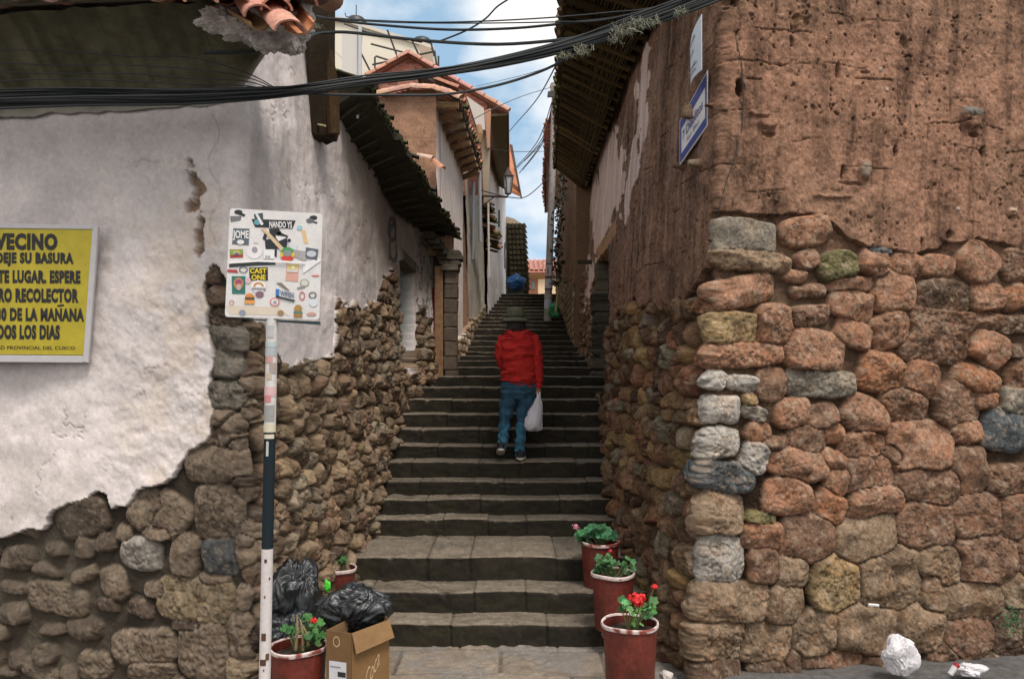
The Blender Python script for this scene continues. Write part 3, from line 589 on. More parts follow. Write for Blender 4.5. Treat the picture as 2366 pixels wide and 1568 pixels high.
# lane on the hilltop beyond the stairs
mb = MB(); mb.add([(-9, TOPD+.9, TOPZ-.012), (9, TOPD+.9, TOPZ-.012), (9, 60, TOPZ+1.6), (-9, 60, TOPZ+1.6), (-9, TOPD+.9, -.1), (9, TOPD+.9, -.1), (9, 60, -.1), (-9, 60, -.1)], [(0, 1, 2, 3), (0, 4, 5, 1), (1, 5, 6, 2), (3, 2, 6, 7), (0, 3, 7, 4)])
o = mb.build('lane', mat('cobbled_lane', (.17, .15, .12), .9, nscale=6, nvar=.3, bump=.5, bscale=12)); tag(o, kind='structure')
# ================= ROOFS, CORNICE, EAVES =================
M_tile = mat('fired_clay_tile', vcol=True, rough=.85, nscale=22, nvar=.3, bump=.3, bscale=60, speck=.2, spec=.3)
M_wood = mat('weathered_wood', vcol=True, rough=.9, nscale=30, nvar=.35, bump=.4, bscale=70, spec=.2)
M_moss = mat('mossy_tile', vcol=True, rough=.95, nscale=18, nvar=.35, bump=.6, bscale=40, spec=.15)
def tile(mb, a, b, r0, r1, up, colr, th=.012, wave=0, conc=False, n=8):
    """one half-barrel tile from a (upper end) to b (lower end)"""
    a = Vector(a); b = Vector(b); t = (b-a).normalized(); up = Vector(up).normalized(); sd = t.cross(up).normalized(); up = sd.cross(t).normalized()
    vs = []
    for (p, r) in ((a, r0), (b, r1)):
        for rr in (r, r-th):
            for k in range(n+1):
                an = math.pi*k/n; vs.append(p+sd*math.cos(an)*rr+up*(math.sin(an)*rr*(-1 if conc else 1)*.8+random.uniform(-.002, .002)))
    m = n+1; fs = []
    for k in range(n):
        fs += [(k, k+1, 2*m+k+1, 2*m+k), (m+k, 3*m+k, 3*m+k+1, m+k+1), (2*m+k, 2*m+k+1, 3*m+k+1, 3*m+k), (k, m+k, m+k+1, k+1)]
    fs += [(0, 2*m, 3*m, m), (n, m+n, 3*m+n, 2*m+n)]
    mb.add(vs, fs, colr)
def tcol(base=(.36, .17, .10), v=.3, moss=0.0):
    f = random.uniform(1-v, 1+v); c = np.array(base)*f*np.array([1, random.uniform(.9, 1.1), random.uniform(.85, 1.15)])
    if random.random() < moss: c = np.array([.085, .085, .035])*random.uniform(.6, 1.5)
    return c
def tile_field(mb, e0, e1, upv, nrows, pitch=.21, L=.40, base=(.36, .17, .10), moss=0.0, v=.3, jit=.02, r=.095, sag=0.0):
    """barrel tiles laid from the eave line e0-e1 up the slope"""
    e0 = Vector(e0); e1 = Vector(e1); upv = Vector(upv); ud = upv.normalized(); al = (e1-e0); n = max(1, int(al.length/pitch)); nrm = al.normalized().cross(ud)
    if nrm.z < 0: nrm = -nrm
    for j in range(nrows):
        for i in range(n+1):
            t = i/n; p = e0+al*t+ud*(j*L*.82)+Vector((0, 0, -sag*math.sin(math.pi*t)))
            dx = Vector((random.uniform(-jit, jit), random.uniform(-jit, jit), random.uniform(-jit, jit)*.6)); k_ = random.uniform(-.03, .05)
            lo = p+dx-ud*k_; hi = lo+ud*L
            tile(mb, hi+nrm*.0, lo+nrm*.022, r*.82, r, nrm, tcol(base, v, moss))
            pc_ = p+al.normalized()*pitch*.5-nrm*.03-ud*(.03+k_)
            tile(mb, pc_+ud*L, pc_+nrm*.02, r*.95, r*.8, nrm, tcol(base, v*1.1, moss), conc=True)

# ---- left house: curved plaster cornice along the street, its broken end and the tiles on it ----
def cove_profile(t):      # t 0..1 from wall to tile edge: (outwards, up)
    return (.13+.52*(t**1.25), .46*t**.8)
xs = np.arange(-6.2, -1.36, .02); ts = np.linspace(0, 1, 42); XX, TT = np.meshgrid(xs, ts, indexing='ij')
zc = 3.86; yb = np.interp(XX, [-6.2, -1.66], [5.77, 5.12])+.075*3.9
endk = sst(-2.02, -1.36, XX+0*TT)
outw, upw = cove_profile(TT)
# past the corner the cove narrows so that its underside runs off in a diagonal
zlow = zc+.62*endk**1.3*(1-TT)
PY = yb-outw*(1-.10*endk)+.02*(fbm(XX*3, TT*3, 4, 401)-.5)*2
PZ = np.maximum(zc+upw, zlow+upw*(1-endk*.6))+.06*(fbm(XX*6, TT*5, 6, 402, .6)-.5)
lightp = sst(-2.35, -2.15, XX+.16*(fbm(XX*7, TT*5, 4, 403)-.5)*2)*sst(.48, .62, TT+.18*(fbm(XX*9, TT*6, 4, 404)-.5)*2)
cA = np.array([.125, .118, .075])*(.45+1.1*fbm(XX*6, TT*5, 5, 405, .65))[..., None]; cB = np.array([.60, .54, .51])*(.65+.6*fbm(XX*14, TT*9, 5, 406))[..., None]  # stained olive plaster with the underside's shade put into its colour
PY -= .0*lightp*fbm(XX*12, TT*8, 4, 407)
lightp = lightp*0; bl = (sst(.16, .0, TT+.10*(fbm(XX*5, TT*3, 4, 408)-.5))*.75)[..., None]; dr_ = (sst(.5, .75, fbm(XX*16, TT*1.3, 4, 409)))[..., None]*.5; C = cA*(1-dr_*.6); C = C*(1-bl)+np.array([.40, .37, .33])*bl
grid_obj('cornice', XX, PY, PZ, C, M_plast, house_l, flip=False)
# broken plaster end under the corner tiles, a lumpy wedge
mb_v = []
us = np.linspace(0, 1, 60); vs_ = np.linspace(0, 1, 40); UU, VV = np.meshgrid(us, vs_, indexing='ij')
DXc = 462+UU*252; top = np.interp(UU, [0, .15, .5, .8, 1], [66, 60, 40, 45, 0]); bot = np.interp(UU, [0, .1, .3, .55, .72, .85, .95, 1], [72, 92, 118, 132, 135, 112, 70, 6])
DYc = top+(bot-top)*VV+4*(fbm(UU*12, VV*9, 3, 411)-.5)
dd = 4.56+.12*UU+.10*VV**1.6-.06*np.sin(VV*3.1)-.11*(fbm(UU*8, VV*6, 6, 412, .6)-.5)*2
Xc = (DXc-CX)/FP*dd; Zc = EYE+(HY-DYc)/FP*dd
Cc = (np.array([.86, .80, .78])*(.9+.2*fbm(UU*8, VV*6, 4, 414))[..., None]); dk = sst(.52, .66, fbm(UU*9+4, VV*7, 5, 415))[..., None]*.6; Cc = Cc*(1-dk)+np.array([.34, .28, .19])*dk

mb = MB()
M_rt = M_tile
edge_y = 4.66
for i in range(-11, 13):        # tiles projecting over the street
    x = -3.7+i*.215+random.uniform(-.02, .02)
    if x > -1.2: break
    y0 = edge_y+random.uniform(-.05, .03)+(.0 if i < 8 else -.04)+(.14*max(0, -x-3.7)); z0 = (4.375 if i < 8 else 4.345)+random.uniform(-.015, .02)
    tile(mb, (x, y0+.45, z0+.16), (x+random.uniform(-.03, .03), y0, z0), .085, .1, (0, -.3, 1), tcol((.30, .145, .095), .35, .15))
    tile(mb, (x+.107, y0+.42, z0+.10), (x+.107, y0+.03, z0-.045), .09, .085, (0, -.3, 1), tcol((.20, .11, .075), .35, .2), conc=True)
    for j in range(1, 6 if x < -2.1 else 2): tile(mb, (x, y0+.45+.36*j, z0+.16+.13*j), (x, y0+.36*j, z0+.025+.13*j), .085, .1, (0, -.3, 1), tcol((.36, .18, .11), .3, .3)); tile(mb, (x+.107, y0+.42+.36*j, z0+.09+.13*j), (x+.107, y0+.36*j, z0-.03+.13*j), .09, .085, (0, -.3, 1), tcol((.3, .16, .1), .3, .3), conc=True)
# the slipped, twisted tiles of the corner
def slip(x0, y0, d0, x1, y1, d1, r, c=(.5, .24, .17), conc=False, up=(0, -.4, 1)): tile(mb, P(x0, y0, d0), P(x1, y1, d1), r*.85, r, up, tcol(c, .08), conc=conc, n=12)
slip(560, -10, 4.85, 600, 40, 4.42, .085, (.5, .25, .18)); slip(600, 0, 4.8, 672, 78, 4.36, .095, (.52, .26, .19), up=(.3, -.6, 1)); slip(655, 0, 4.9, 690, 50, 4.5, .09, (.42, .19, .1), True)
slip(610, -10, 4.9, 640, 25, 4.45, .09, (.55, .28, .2)); slip(680, -20, 5.0, 700, 14, 4.6, .09, (.45, .22, .14)); slip(545, 20, 4.7, 600, 52, 4.45, .06, (.33, .2, .1), True); slip(500, -12, 4.8, 540, 8, 4.4, .09); slip(430, -20, 4.8, 466, 6, 4.4, .09)
roof = mb.build('roof_tiles', M_rt, house_l, smooth=True)
# closing slab under the tiles
mb = MB().hexa([(-6.2, 5.05, 4.30), (-1.95, 4.72, 4.30), (-2.15, 7.2, 5.15), (-6.2, 7.4, 5.15)], (0, 0, .03), (.12, .1, .07))
mb.build('roof_deck', M_wood, house_l)
# timber post hanging at the corner of the eaves
mb = MB(); n = 16; pts = []
pp = [P(748, 316, 6.6), P(744, 220, 6.55), P(742, 120, 6.5), P(738, 0, 6.45), P(735, -120, 6.4)]
vs = []
for i, p in enumerate(pp):
    for k in range(12):
        a = 2*math.pi*k/12; rx = .104+.02*math.sin(5*a+i*.4)+random.uniform(-.008, .008); vs.append(p+Vector((rx*max(-1, min(1, 1.35*math.cos(a))), .09*max(-1, min(1, 1.35*math.sin(a))), random.uniform(-.02, .02) if 0 < i else random.uniform(-.05, .03))))
mb.add(vs, [(i*12+k, i*12+(k+1) % 12, (i+1)*12+(k+1) % 12, (i+1)*12+k) for i in range(len(pp)-1) for k in range(12)]+[tuple(range(12))[::-1]], (.030, .021, .012))
mb.tube([P(772, 310, 6.5), P(768, 200, 6.48), P(760, 118, 6.45)], [.05, .055, .03], 7, (.06, .036, .015)); mb.tube([P(735, 288, 6.5), P(752, 291, 6.35)], .008, 6, (.4, .35, .2))
post = mb.build('timber_post', M_wood, house_l)
# mossy eaves of the left house along the lane
e0, e1 = P(850, 213, 7.1), P(1058, 552, 10.4)
w0, w1 = Vector((-1.58, 7.15, 4.34)), Vector((-1.1, 10.45, 3.84))
pre = e0-(e1-e0)*.02; prw = w0-(w1-w0)*.0
mb = MB(); ns = 40; vs = []
for i in range(ns+1):
    t = i/ns; a = pre.lerp(e1, t); b = prw.lerp(w1, t); j = random.uniform(-.02, .02)
    b.x = float(np.interp(b.y, [7.1, 8.2, 9.3, 10.4], [-1.74, -1.62, -1.55, -1.22]))
    for q in (a+Vector((j, 0, j)), a+Vector((j, 0, .07+j)), b+Vector((-.12, 0, .30)), b+Vector((-.12, 0, .22)), b+Vector((0, 0, .02))): vs.append(q)
mb.add(vs, [(i*5+k, i*5+(k+1) % 5, (i+1)*5+(k+1) % 5, (i+1)*5+k) for i in range(ns) for k in range(5)]+[(0, 1, 2, 3, 4), tuple(ns*5+k for k in range(5))[::-1]], (.05, .047, .032))
for i in range(17):      # rafters seen from below
    t = (i+.5)/17; a = pre.lerp(e1, t); b = prw.lerp(w1, t); mb.tube([b+Vector((-.1, 0, -.03)), a.lerp(b, random.uniform(.15, .5))+Vector((0, 0, -.004))], random.uniform(.008, .018), 6, np.array([.055, .047, .03])*random.uniform(.6, 1.3))
mb.build('eaves', M_wood, house_l)
mb = MB(); tile_field(mb, pre+Vector((0, 0, .05)), e1+Vector((0, 0, .05)), (-.92, .12, .42), 2, .085, .30, base=(.045, .042, .026), moss=.2, r=.036, v=.4, jit=.03)
mb.build('mossy_tiles', M_moss, house_l, smooth=True)
# carved stone doorway at the far end
M_dstone = mat('carved_stone', vcol=True, rough=.9, nscale=18, nvar=.3, bump=.5, bscale=50, spec=.2)
port = MB(); zb = 1.9
for k in range(8):
    z0 = zb+k*.185; port.box((-.79+random.uniform(-.008, .008), 10.38, z0+.09), (.17, .24, .178), col_=np.array([.13, .10, .075])*random.uniform(.7, 1.25), jit=.006)
port.box((-.945, 10.34, 2.65), (.11, .16, 1.55), col_=(.26, .15, .085), jit=.004)
for q, (dz, wx) in enumerate([(0, .22), (.06, .27), (.13, .33), (.19, .27)]): port.box((-.80, 10.36, 3.40+dz), (wx, .3, .065), col_=np.array([.09, .075, .055])*random.uniform(.8, 1.3), jit=.01)
for k in range(5): port.box((-.85-.045*k, 10.3-.07*k, 3.55+.055*k), (.15, .2, .085), col_=np.array([.07, .06, .045])*random.uniform(.7, 1.3), jit=.012)
port.box((-.98, 10.4, 3.72), (.42, .14, .3), col_=(.30, .19, .12), jit=.01)
port.build('carved_doorway', M_dstone, house_l, bevel=.008)
mb = MB().box((-1.0, 10.47, 2.9), (.26, .05, 1.9), col_=(.07, .05, .035)); dl = mb.build('door', M_wood, house_l)
mb = MB()
for c in [(843, 205)]: mb.hexa([P(800, 225, 7.4), P(830, 236, 7.4), P(826, 272, 7.4), P(798, 262, 7.4)], (0, .03, 0), (.03, .05, .05)); mb.hexa([P(826, 238, 7.35), P(832, 240, 7.35), P(828, 274, 7.35), P(823, 272, 7.35)], (0, .02, 0), (.7, .72, .75)); mb.hexa([P(798, 222, 7.35), P(832, 234, 7.35), P(831, 240, 7.35), P(799, 230, 7.35)], (0, .02, 0), (.6, .62, .66))
o = mb.build('plastic_sheet', mat('plastic_sheet', vcol=True, rough=.4)); tag(o, 'scrap of dark and white plastic sheet hanging under the mossy eaves', 'plastic sheet')

# ---- right house: deep old tiled eaves with cane underside ----
mb = MB(); ns = 46; vs = []
def er(t):    # drip edge, wall line
    d = 5.6+t*8.35
    xe = np.interp(d, [5.6, 7.56, 10.5, 13.95], [.44, .48, .60, .765]); ze = np.interp(d, [5.6, 7.56, 10.5, 13.95], [5.62, 5.61, 5.63, 5.66])
    return Vector((xe, d, ze)), Vector((np.interp(d, [5.6, 7, 8.5, 10, 12, 14], [1.62, 1.32, 1.20, 1.2, 1.22, 1.24]), d, np.interp(d, [5.6, 8.5, 14], [5.32, 5.26, 5.2])))
for i in range(ns+1):
    a, b = er(i/ns); j = random.uniform(-.015, .015)
    for q in (a+Vector((j, 0, 0)), a+Vector((j, 0, .06)), b+Vector((.7, 0, .95)), b+Vector((.7, 0, .85)), b+Vector((0, 0, .12))): vs.append(q)
mb.add(vs, [(i*5+k, i*5+(k+1) % 5, (i+1)*5+(k+1) % 5, (i+1)*5+k) for i in range(ns) for k in range(5)]+[(0, 1, 2, 3, 4), tuple(ns*5+k for k in range(5))[::-1]], (.035, .025, .012))
for i in range(34):
    a, b = er((i+.5)/34); c = np.array([.075, .05, .02])*random.uniform(.5, 1.5); off = Vector((0, random.uniform(-.03, .03), -.035))
    mb.tube([b+off+Vector((.05, 0, .05)), a.lerp(b, .06)+off], random.uniform(.028, .045), 7, c)
for k in range(26):      # canes running along the lane
    f = (k+.6)/27
    pts = [er(t)[0].lerp(er(t)[1], f)+Vector((random.uniform(-.006, .006), 0, .01+random.uniform(-.004, .008))) for t in np.linspace(0, 1, 15)]
    mb.tube(pts, .013, 5, np.array([.065, .046, .018])*random.uniform(.5, 1.4))
mb.build('eaves', M_wood, house_r)
mb = MB()
a0, _ = er(0); prev = None
for i in range(43):
    a, b = er(i/42); sl_ = Vector((.86, 0, .5)).normalized()
    for j in range(4):
        p = a+sl_*(.34*j)+Vector((random.uniform(-.035, .015) if j == 0 else 0, random.uniform(-.012, .012), .05+random.uniform(-.01, .012)))
        tile(mb, p+sl_*.42, p+Vector((0, 0, .02)), .075, .09, (-.5, 0, .86), tcol((.17, .12, .07), .35, .4)); 
        p2 = p+Vector((0, .1, -.02)); tile(mb, p2+sl_*.4, p2-sl_*.03, .085, .08, (-.5, 0, .86), tcol((.14, .1, .06), .35, .4), conc=True)
mb.build('roof_tiles', M_moss, house_r, smooth=True)
# masonry behind the reliefs: closes both houses so light cannot leak through
M_core = mat('rough_masonry', (.22, .15, .11), .95, nscale=6, nvar=.2, bump=.4, bscale=25)
def prism(mb, poly, z0, z1s, c=None):
    n = len(poly); vs = [(x, y, z0) for x, y in poly]+[(x, y, z) for (x, y), z in zip(poly, z1s)]
    mb.add(vs, [tuple(range(n))[::-1], tuple(range(n, 2*n))]+[(i, (i+1) % n, n+(i+1) % n, n+i) for i in range(n)], c)
mb = MB(); prism(mb, [(7.5, 6.9), (2.1, 6.35), (1.75, 7.2), (1.65, 13.9), (7.5, 13.9)], -.1, [5.5, 5.5, 5.5, 5.5, 7.2]); mb.build('back_wall', M_core, house_r)
mb = MB(); prism(mb, [(-6.5, 6.6), (-2.45, 6.2), (-2.05, 7.2), (-1.72, 10.2), (-6.5, 10.2), (-6.5, 6.4)], -.1, [4.7, 4.7, 4.4, 3.9, 4.4, 5.2]); mb.build('back_wall', M_core, house_l)
# extension of both street fronts beyond the frame
for (hs, x0, y0, x1, y1, h) in ((house_r, 6.45, 6.26, 12, 7.2, 5.5), (house_l, -6.15, 5.78, -12, 6.6, 4.7)):
    mb = MB(); mb.hexa([(x0, y0+.03, -.1), (x1, y1, -.1), (x1, y1+.065*h, h), (x0, y0+.03+.075*h, h)], (0, .3, 0)); mb.build('street_wall', mat('adobe_plain', (.33, .19, .13), .95, nscale=5, nvar=.25, bump=.5) if hs is house_r else mat('plaster_plain', (.56, .52, .52), .95, nscale=5, nvar=.1, bump=.2), hs)

# ================= HOUSES UP THE LANE, LEFT =================
def gwall(name, parent, p0, p1, z0, z1, colfn, m, n=(60, 90), rough=.02, batter=0.0, nrm=None, keepfn=None, hfn=None):
    """wall between two ground points with real unevenness; colfn(s, z, dx, dy) gives its colours"""
    p0 = Vector(p0+(0,)); p1 = Vector(p1+(0,)); t = (p1-p0); Ls = t.length; t.normalize(); nr = Vector(nrm+(0,)).normalized() if nrm else Vector((t.y, -t.x, 0))
    s = np.linspace(0, Ls, n[0]); z = np.linspace(z0, z1, n[1]); S, Z = np.meshgrid(s, z, indexing='ij')
    h = (fbm(S*3+p0.x, Z*3+p0.y, 5, 501)-.5)*rough*2-batter*(Z-z0)
    X = p0.x+t.x*S+nr.x*h; Y = p0.y+t.y*S+nr.y*h; DX = CX+FP*X/Y; DY = HY-FP*(Z-EYE)/Y
    if hfn: hh = hfn(S, Z, DX, DY); X = X+nr.x*hh; Y = Y+nr.y*hh
    C = colfn(S, Z, DX, DY)
    return grid_obj(name, X, Y, Z, C, m, parent, keep=keepfn(S, Z, DX, DY) if keepfn else None)
def cobble(S, Z, seed):
    """small rubble: returns height and colour"""
    u = S/.17+.35*fbm(S*5, Z*5, 3, seed); v = Z/.14+.35*fbm(S*5+9, Z*5, 3, seed+1); row = np.floor(v); u = u+.5*(row % 2); c = np.floor(u)
    fu = (u-c-.5)*2; fv = (v-row-.5)*2; e = np.clip(1.15-(np.abs(fu)**2.6+np.abs(fv)**2.6)**(1/2.6), 0, 1); h = np.sqrt(np.clip(e*2, 0, 1))*(.5+.5*hsh(c, row, seed))
    tone = .45+.9*hsh(c, row, seed+3); w_ = hsh(c, row, seed+4)[..., None]
    colr = (np.array([.36, .24, .14])*(1-w_)+np.array([.28, .24, .18])*w_)*tone[..., None]
    k = sst(.1, .4, e)[..., None]; return h, colr*k+np.array([.10, .075, .05])*(1-k)
house2 = empty('white_house', (-.9, 10.9, 2.1), 'pale plastered house with bare adobe gable, behind the carved doorway on the left', 'house')
def c_adobe(S, Z, DX, DY, seed=510, base=(.40, .235, .155)):
    t = .72+.5*fbm(S*5, Z*5, 5, seed, .6); c = np.array(base)*t[..., None]
    j = np.maximum(sst(.9, 1, np.abs((Z/.24+.2*fbm(S*2, Z*0, 2, 3)) % 1-.5)*2), sst(.95, 1, np.abs((S/.5+.5*np.floor(Z/.24)) % 1-.5)*2))*sst(.42, .6, fbm(S*2, Z*4, 4, seed+2))
    return c*(1-.6*j[..., None])
gwall('gable_wall', house2, (-3.2, 10.86), (-1.035, 10.86), 3.4, 6.05, c_adobe, M_adobe, (140, 150), .035, keepfn=lambda S, Z, DX, DY: DY > np.interp(DX, [640, 870, 950, 1000, 1060], [300, 224, 204, 208, 226]))
def c_white2(S, Z, DX, DY):
    c = np.array([.76, .67, .62])*(.86+.28*fbm(S*4, Z*1.3, 5, 520))[..., None]
    st = sst(.45, .75, fbm(S*9, Z*.7, 4, 521))[..., None]*.35*sst(760, 300, DY)[..., None]; c = c*(1-st)+np.array([.38, .25, .17])*st
    rd_ = (np.abs(DX-1017-.012*(DY-400)) < 1.4)[..., None]*(DY < 560)[..., None]*.5; c = c*(1-rd_)+np.array([.4, .15, .1])*rd_
    warm = sst(500, 900, DY)[..., None]*.4; c = c*(1-warm)+np.array([.55, .42, .28])*warm
    ad_ = c_adobe(S, Z, DX, DY, 523, (.36, .21, .14)); k = ((DX > 1070+3*(fbm(Z*6, S*3, 3, 524)-.5)))[..., None]; c = np.where(k, ad_, c)
    k2 = (np.abs(DX-1099-6*(fbm(Z*1.2, S*0, 3, 526)-.5)) < 2.5)[..., None]*(DY > 480)[..., None]; c = np.where(k2, np.array([.52, .42, .33]), c)
    stl = np.interp(DX, [1030, 1070, 1100, 1130, 1160], [800, 770, 735, 700, 650])+18*(fbm(S*5, Z*5, 3, 527)-.5)
    return np.where((DY > stl)[..., None], cobble(S, Z, 530)[1]*1.25, c)
def h_white2(S, Z, DX, DY):
    stl = np.interp(DX, [1030, 1070, 1100, 1130, 1160], [800, 770, 735, 700, 650]); return np.where(DY > stl, cobble(S, Z, 530)[0]*.06+.03, -.0)-.07*(DX > 1070)
gwall('lane_wall', house2, (-.86, 10.86), (-.66, 15.2), 1.6, 5.85, c_white2, M_plast, (330, 330), .012, batter=.055, nrm=(1, -.04), hfn=h_white2)
# tile coping on the gable
mb = MB(); cp = [(862, 222), (905, 213), (950, 204), (1000, 206), (1035, 216), (1062, 228)]
for i in range(len(cp)-1):
    for k in range(2):
        a = P(cp[i][0]+(cp[i+1][0]-cp[i][0])*k/2, cp[i][1]+(cp[i+1][1]-cp[i][1])*k/2, 10.8); b = P(cp[i][0]+(cp[i+1][0]-cp[i][0])*(k+1.15)/2, cp[i][1]+(cp[i+1][1]-cp[i][1])*(k+1.15)/2, 10.78)
        tile(mb, b, a, .075, .085, (0, -.25, 1), tcol((.5, .3, .22), .2))
mb.build('coping_tiles', M_tile, house2, smooth=True); mb = MB(); tile(mb, P(965, 360, 10.75), P(1000, 368, 10.7), .05, .06, (0, -.2, 1), (.6, .42, .33)); tile(mb, P(1000, 372, 10.75), P(1022, 392, 10.7), .06, .07, (0, -.2, 1), (.5, .25, .16))
mb.build('slipped_tiles', M_tile, house2, smooth=True)
# eave with rafters along the lane
mb = MB(); A, B = P(1060, 226, 10.9), P(1112, 396, 14.9); wA, wB = Vector((-1.09, 10.9, 5.78)), Vector((-.93, 15.1, 5.6))
mb.hexa([A, B, wB+Vector((-.25, 0, .35)), wA+Vector((-.25, 0, .4))], (0, 0, .06), (.08, .055, .04))
for i in range(9):
    t = (i+.35)/9; a = A.lerp(B, t); b = wA.lerp(wB, t); mb.tube([b+Vector((-.1, 0, -.02)), a.lerp(b, .05)+Vector((0, 0, -.05))], .05, 6, np.array([.34, .22, .12])*random.uniform(.7, 1.2))
mb.build('eaves', M_wood, house2)
mb = MB(); tile_field(mb, A+Vector((0, 0, .09)), B+Vector((0, 0, .09)), (-.9, 0, .42), 1, .17, .36, base=(.34, .17, .11), moss=.3, r=.08); mb.build('roof_tiles', M_tile, house2, smooth=True)
mb = MB(); prism(mb, [(-3.2, 10.95), (-1.15, 10.95), (-1.0, 15.1), (-6, 15.1), (-6, 10.95)], 0, [5.9, 5.7, 5.5, 6.4, 6.4]); mb.build('back_wall', M_core, house2)
# ---- brick gable house ----
house3 = empty('brick_gable_house', (-1.0, 16, 3.2), 'tall house with red brick gable and tiled verge, above the pale adobe one', 'house')
D3 = 16.0; ridge = P(945, 128, D3); rl = P(848, 182, D3); rr_ = P(1176, 262, D3)
M_brick = mat('brickwork', vcol=True, rough=.9, nscale=20, nvar=.2, bump=.4, bscale=40)
def c_brick(S, Z, DX, DY):
    row = np.floor(Z/.085); u = S/.24+.5*(row % 2)+.1*hsh(row, row, 3); c = np.floor(u)
    m_ = np.maximum(sst(.78, .95, np.abs(Z/.085 % 1-.5)*2), sst(.88, .97, np.abs(u % 1-.5)*2))[..., None]; w_ = hsh(c, row, 9)[..., None]
    b_ = (np.array([.42, .13, .085])*(1-w_)+np.array([.50, .20, .14])*w_)*(.7+.6*hsh(c, row, 17))[..., None]; return b_*(1-m_)+np.array([.42, .35, .30])*m_
gwall('brick_gable', house3, (-3.0, D3+.1), (-.5, D3+.1), 5.6, 8.5, c_brick, M_brick, (240, 300), .01, keepfn=lambda S, Z, DX, DY: DY > np.interp(DX, [700, 848, 945, 1176], [264, 184, 130, 264])+5)
mb = MB()
for (a, b) in ((rl, ridge), (rr_, ridge)):
    n_ = int((a-b).length/.3)
    for i in range(n_+1):
        p = a.lerp(b, i/(n_+1)); q = a.lerp(b, (i+1.2)/(n_+1)); tile(mb, q+Vector((0, -.05, .02)), p+Vector((0, -.08, .02)), .075, .09, (0, -.2, 1), tcol((.50, .27, .2), .15))
for (a, b) in ((rl, ridge), (rr_, ridge)): mb.hexa([a, b, b+Vector((0, 6.5, 0)), a+Vector((0, 6.5, 0))], (0, 0, .07), (.42, .2, .14))
mb.hexa([P(848, 182, D3)+Vector((-.0, .0, -.02)), P(872, 180, D3), P(872, 204, D3), P(848, 206, D3)], (0, .5, 0), (.03, .025, .02))  # dark box standing in for the shadow under the left verge
mb.build('roof', M_tile, house3, smooth=True)
mb = MB(); mb.hexa([P(1134, 264, D3+.05), P(1172, 262, D3+.05), P(1173, 440, 23), P(1150, 425, 23)], (0, 0, -.04), (.19, .16, .09)); mb.build('soffit', M_wood, house3)
def c_up3(S, Z, DX, DY):
    c = np.array([.48, .44, .36])*(.7+.5*fbm(S*2, Z*2, 5, 541))[..., None]; c = np.where((DY < 300)[..., None], c_brick(S, Z, DX, DY), c)
    w_ = ((DX > 1140) & (DY > 400))[..., None]; c = np.where(w_, np.array([.62, .58, .56])*(.8+.35*fbm(S*3, Z*3, 4, 542))[..., None], c)
    stl = np.interp(DX, [1100, 1122, 1130, 1140, 1152, 1172], [735, 700, 560, 540, 610, 700])+14*(fbm(S*4, Z*4, 3, 543)-.5)
    mo = np.array([.16, .145, .08]); cb = cobble(S, Z, 545)[1]; mk = sst(.5, .65, fbm(S*2, Z*2, 3, 546))[..., None]; cb = cb*(1-mk*.6)+mo*mk*.6
    return np.where((DY > stl)[..., None], cb, c)
gwall('lane_wall', house3, (-.80, 15.25), (-.62, 19.5), 2.4, 7.3, c_up3, M_plast, (200, 300), .02, batter=.03, nrm=(1, -.04), hfn=lambda S, Z, DX, DY: cobble(S, Z, 545)[0]*.05*(DY > np.interp(DX, [1100, 1122, 1130, 1140, 1152, 1172], [735, 700, 560, 540, 610, 700])))
mb = MB(); prism(mb, [(-3.2, D3+.3), (-1.05, D3+.3), (-.85, 22.3), (-3.2, 22.3)], 2, [7.0, 7.0, 7.0, 7.6]); mb.build('back_wall', M_core, house3)
# projecting corner pier and drain pipes
mb = MB(); mb.hexa([P(1110, 262, 15.5), P(1132, 268, 15.5), P(1130, 470, 15.5), P(1118, 470, 15.5)], (0, .4, 0), (.33, .27, .2)); mb.hexa([P(1078, 222, 15.3), P(1118, 250, 15.3), P(1121, 300, 15.3), P(1104, 300, 15.3)], (0, .5, 0), (.55, .5, .46))
mb.tube([P(1106, 292, 15.2), P(1110, 310, 15.1), P(1106, 330, 15.1)], .055, 8, (.25, .16, .09)); mb.hexa([P(1119, 256, 15.4), P(1134, 250, 15.4), P(1131, 340, 15.4), P(1126, 345, 15.4)], (0, .2, 0), (.45, .25, .16))
mb.build('corner_pier', M_plast, house3)
mb = MB(); mb.tube([P(1108, 395, 14.7), P(1110, 560, 14.7)], .035, 8, (.28, .3, .32)); mb.tube([P(1094, 420, 14.6), P(1093, 560, 14.6), P(1092, 600, 14.6)], .03, 8, (.20, .22, .24)); mb.tube([P(1128, 470, 15.3), P(1130, 640, 15.3)], .02, 6, (.65, .6, .55))
mb.build('drain_pipe', mat('painted_metal', vcol=True, rough=.6), house2)
# scruffy tiled wall top that slopes down the lane, with moss
mb = MB(); tp = [(1120, 470, 15.9), (1128, 500, 16.4), (1136, 540, 17), (1143, 575, 17.6)]
for i in range(34):
    t = i/33*(len(tp)-1); k = min(int(t), len(tp)-2); f = t-k; a = tp[k]; b = tp[k+1]; x, y, d = [a[q]+(b[q]-a[q])*f for q in range(3)]
    p = P(x+random.uniform(-7, 7), y+random.uniform(-6, 10), d-.1); tile(mb, p+Vector((-.12, .05, .08)), p+Vector((.12, 0, 0)), .05, .065, (0, -.2, 1), tcol((.3, .16, .1), .3, .5))
mb.build('wall_tiles', M_moss, house3, smooth=True)
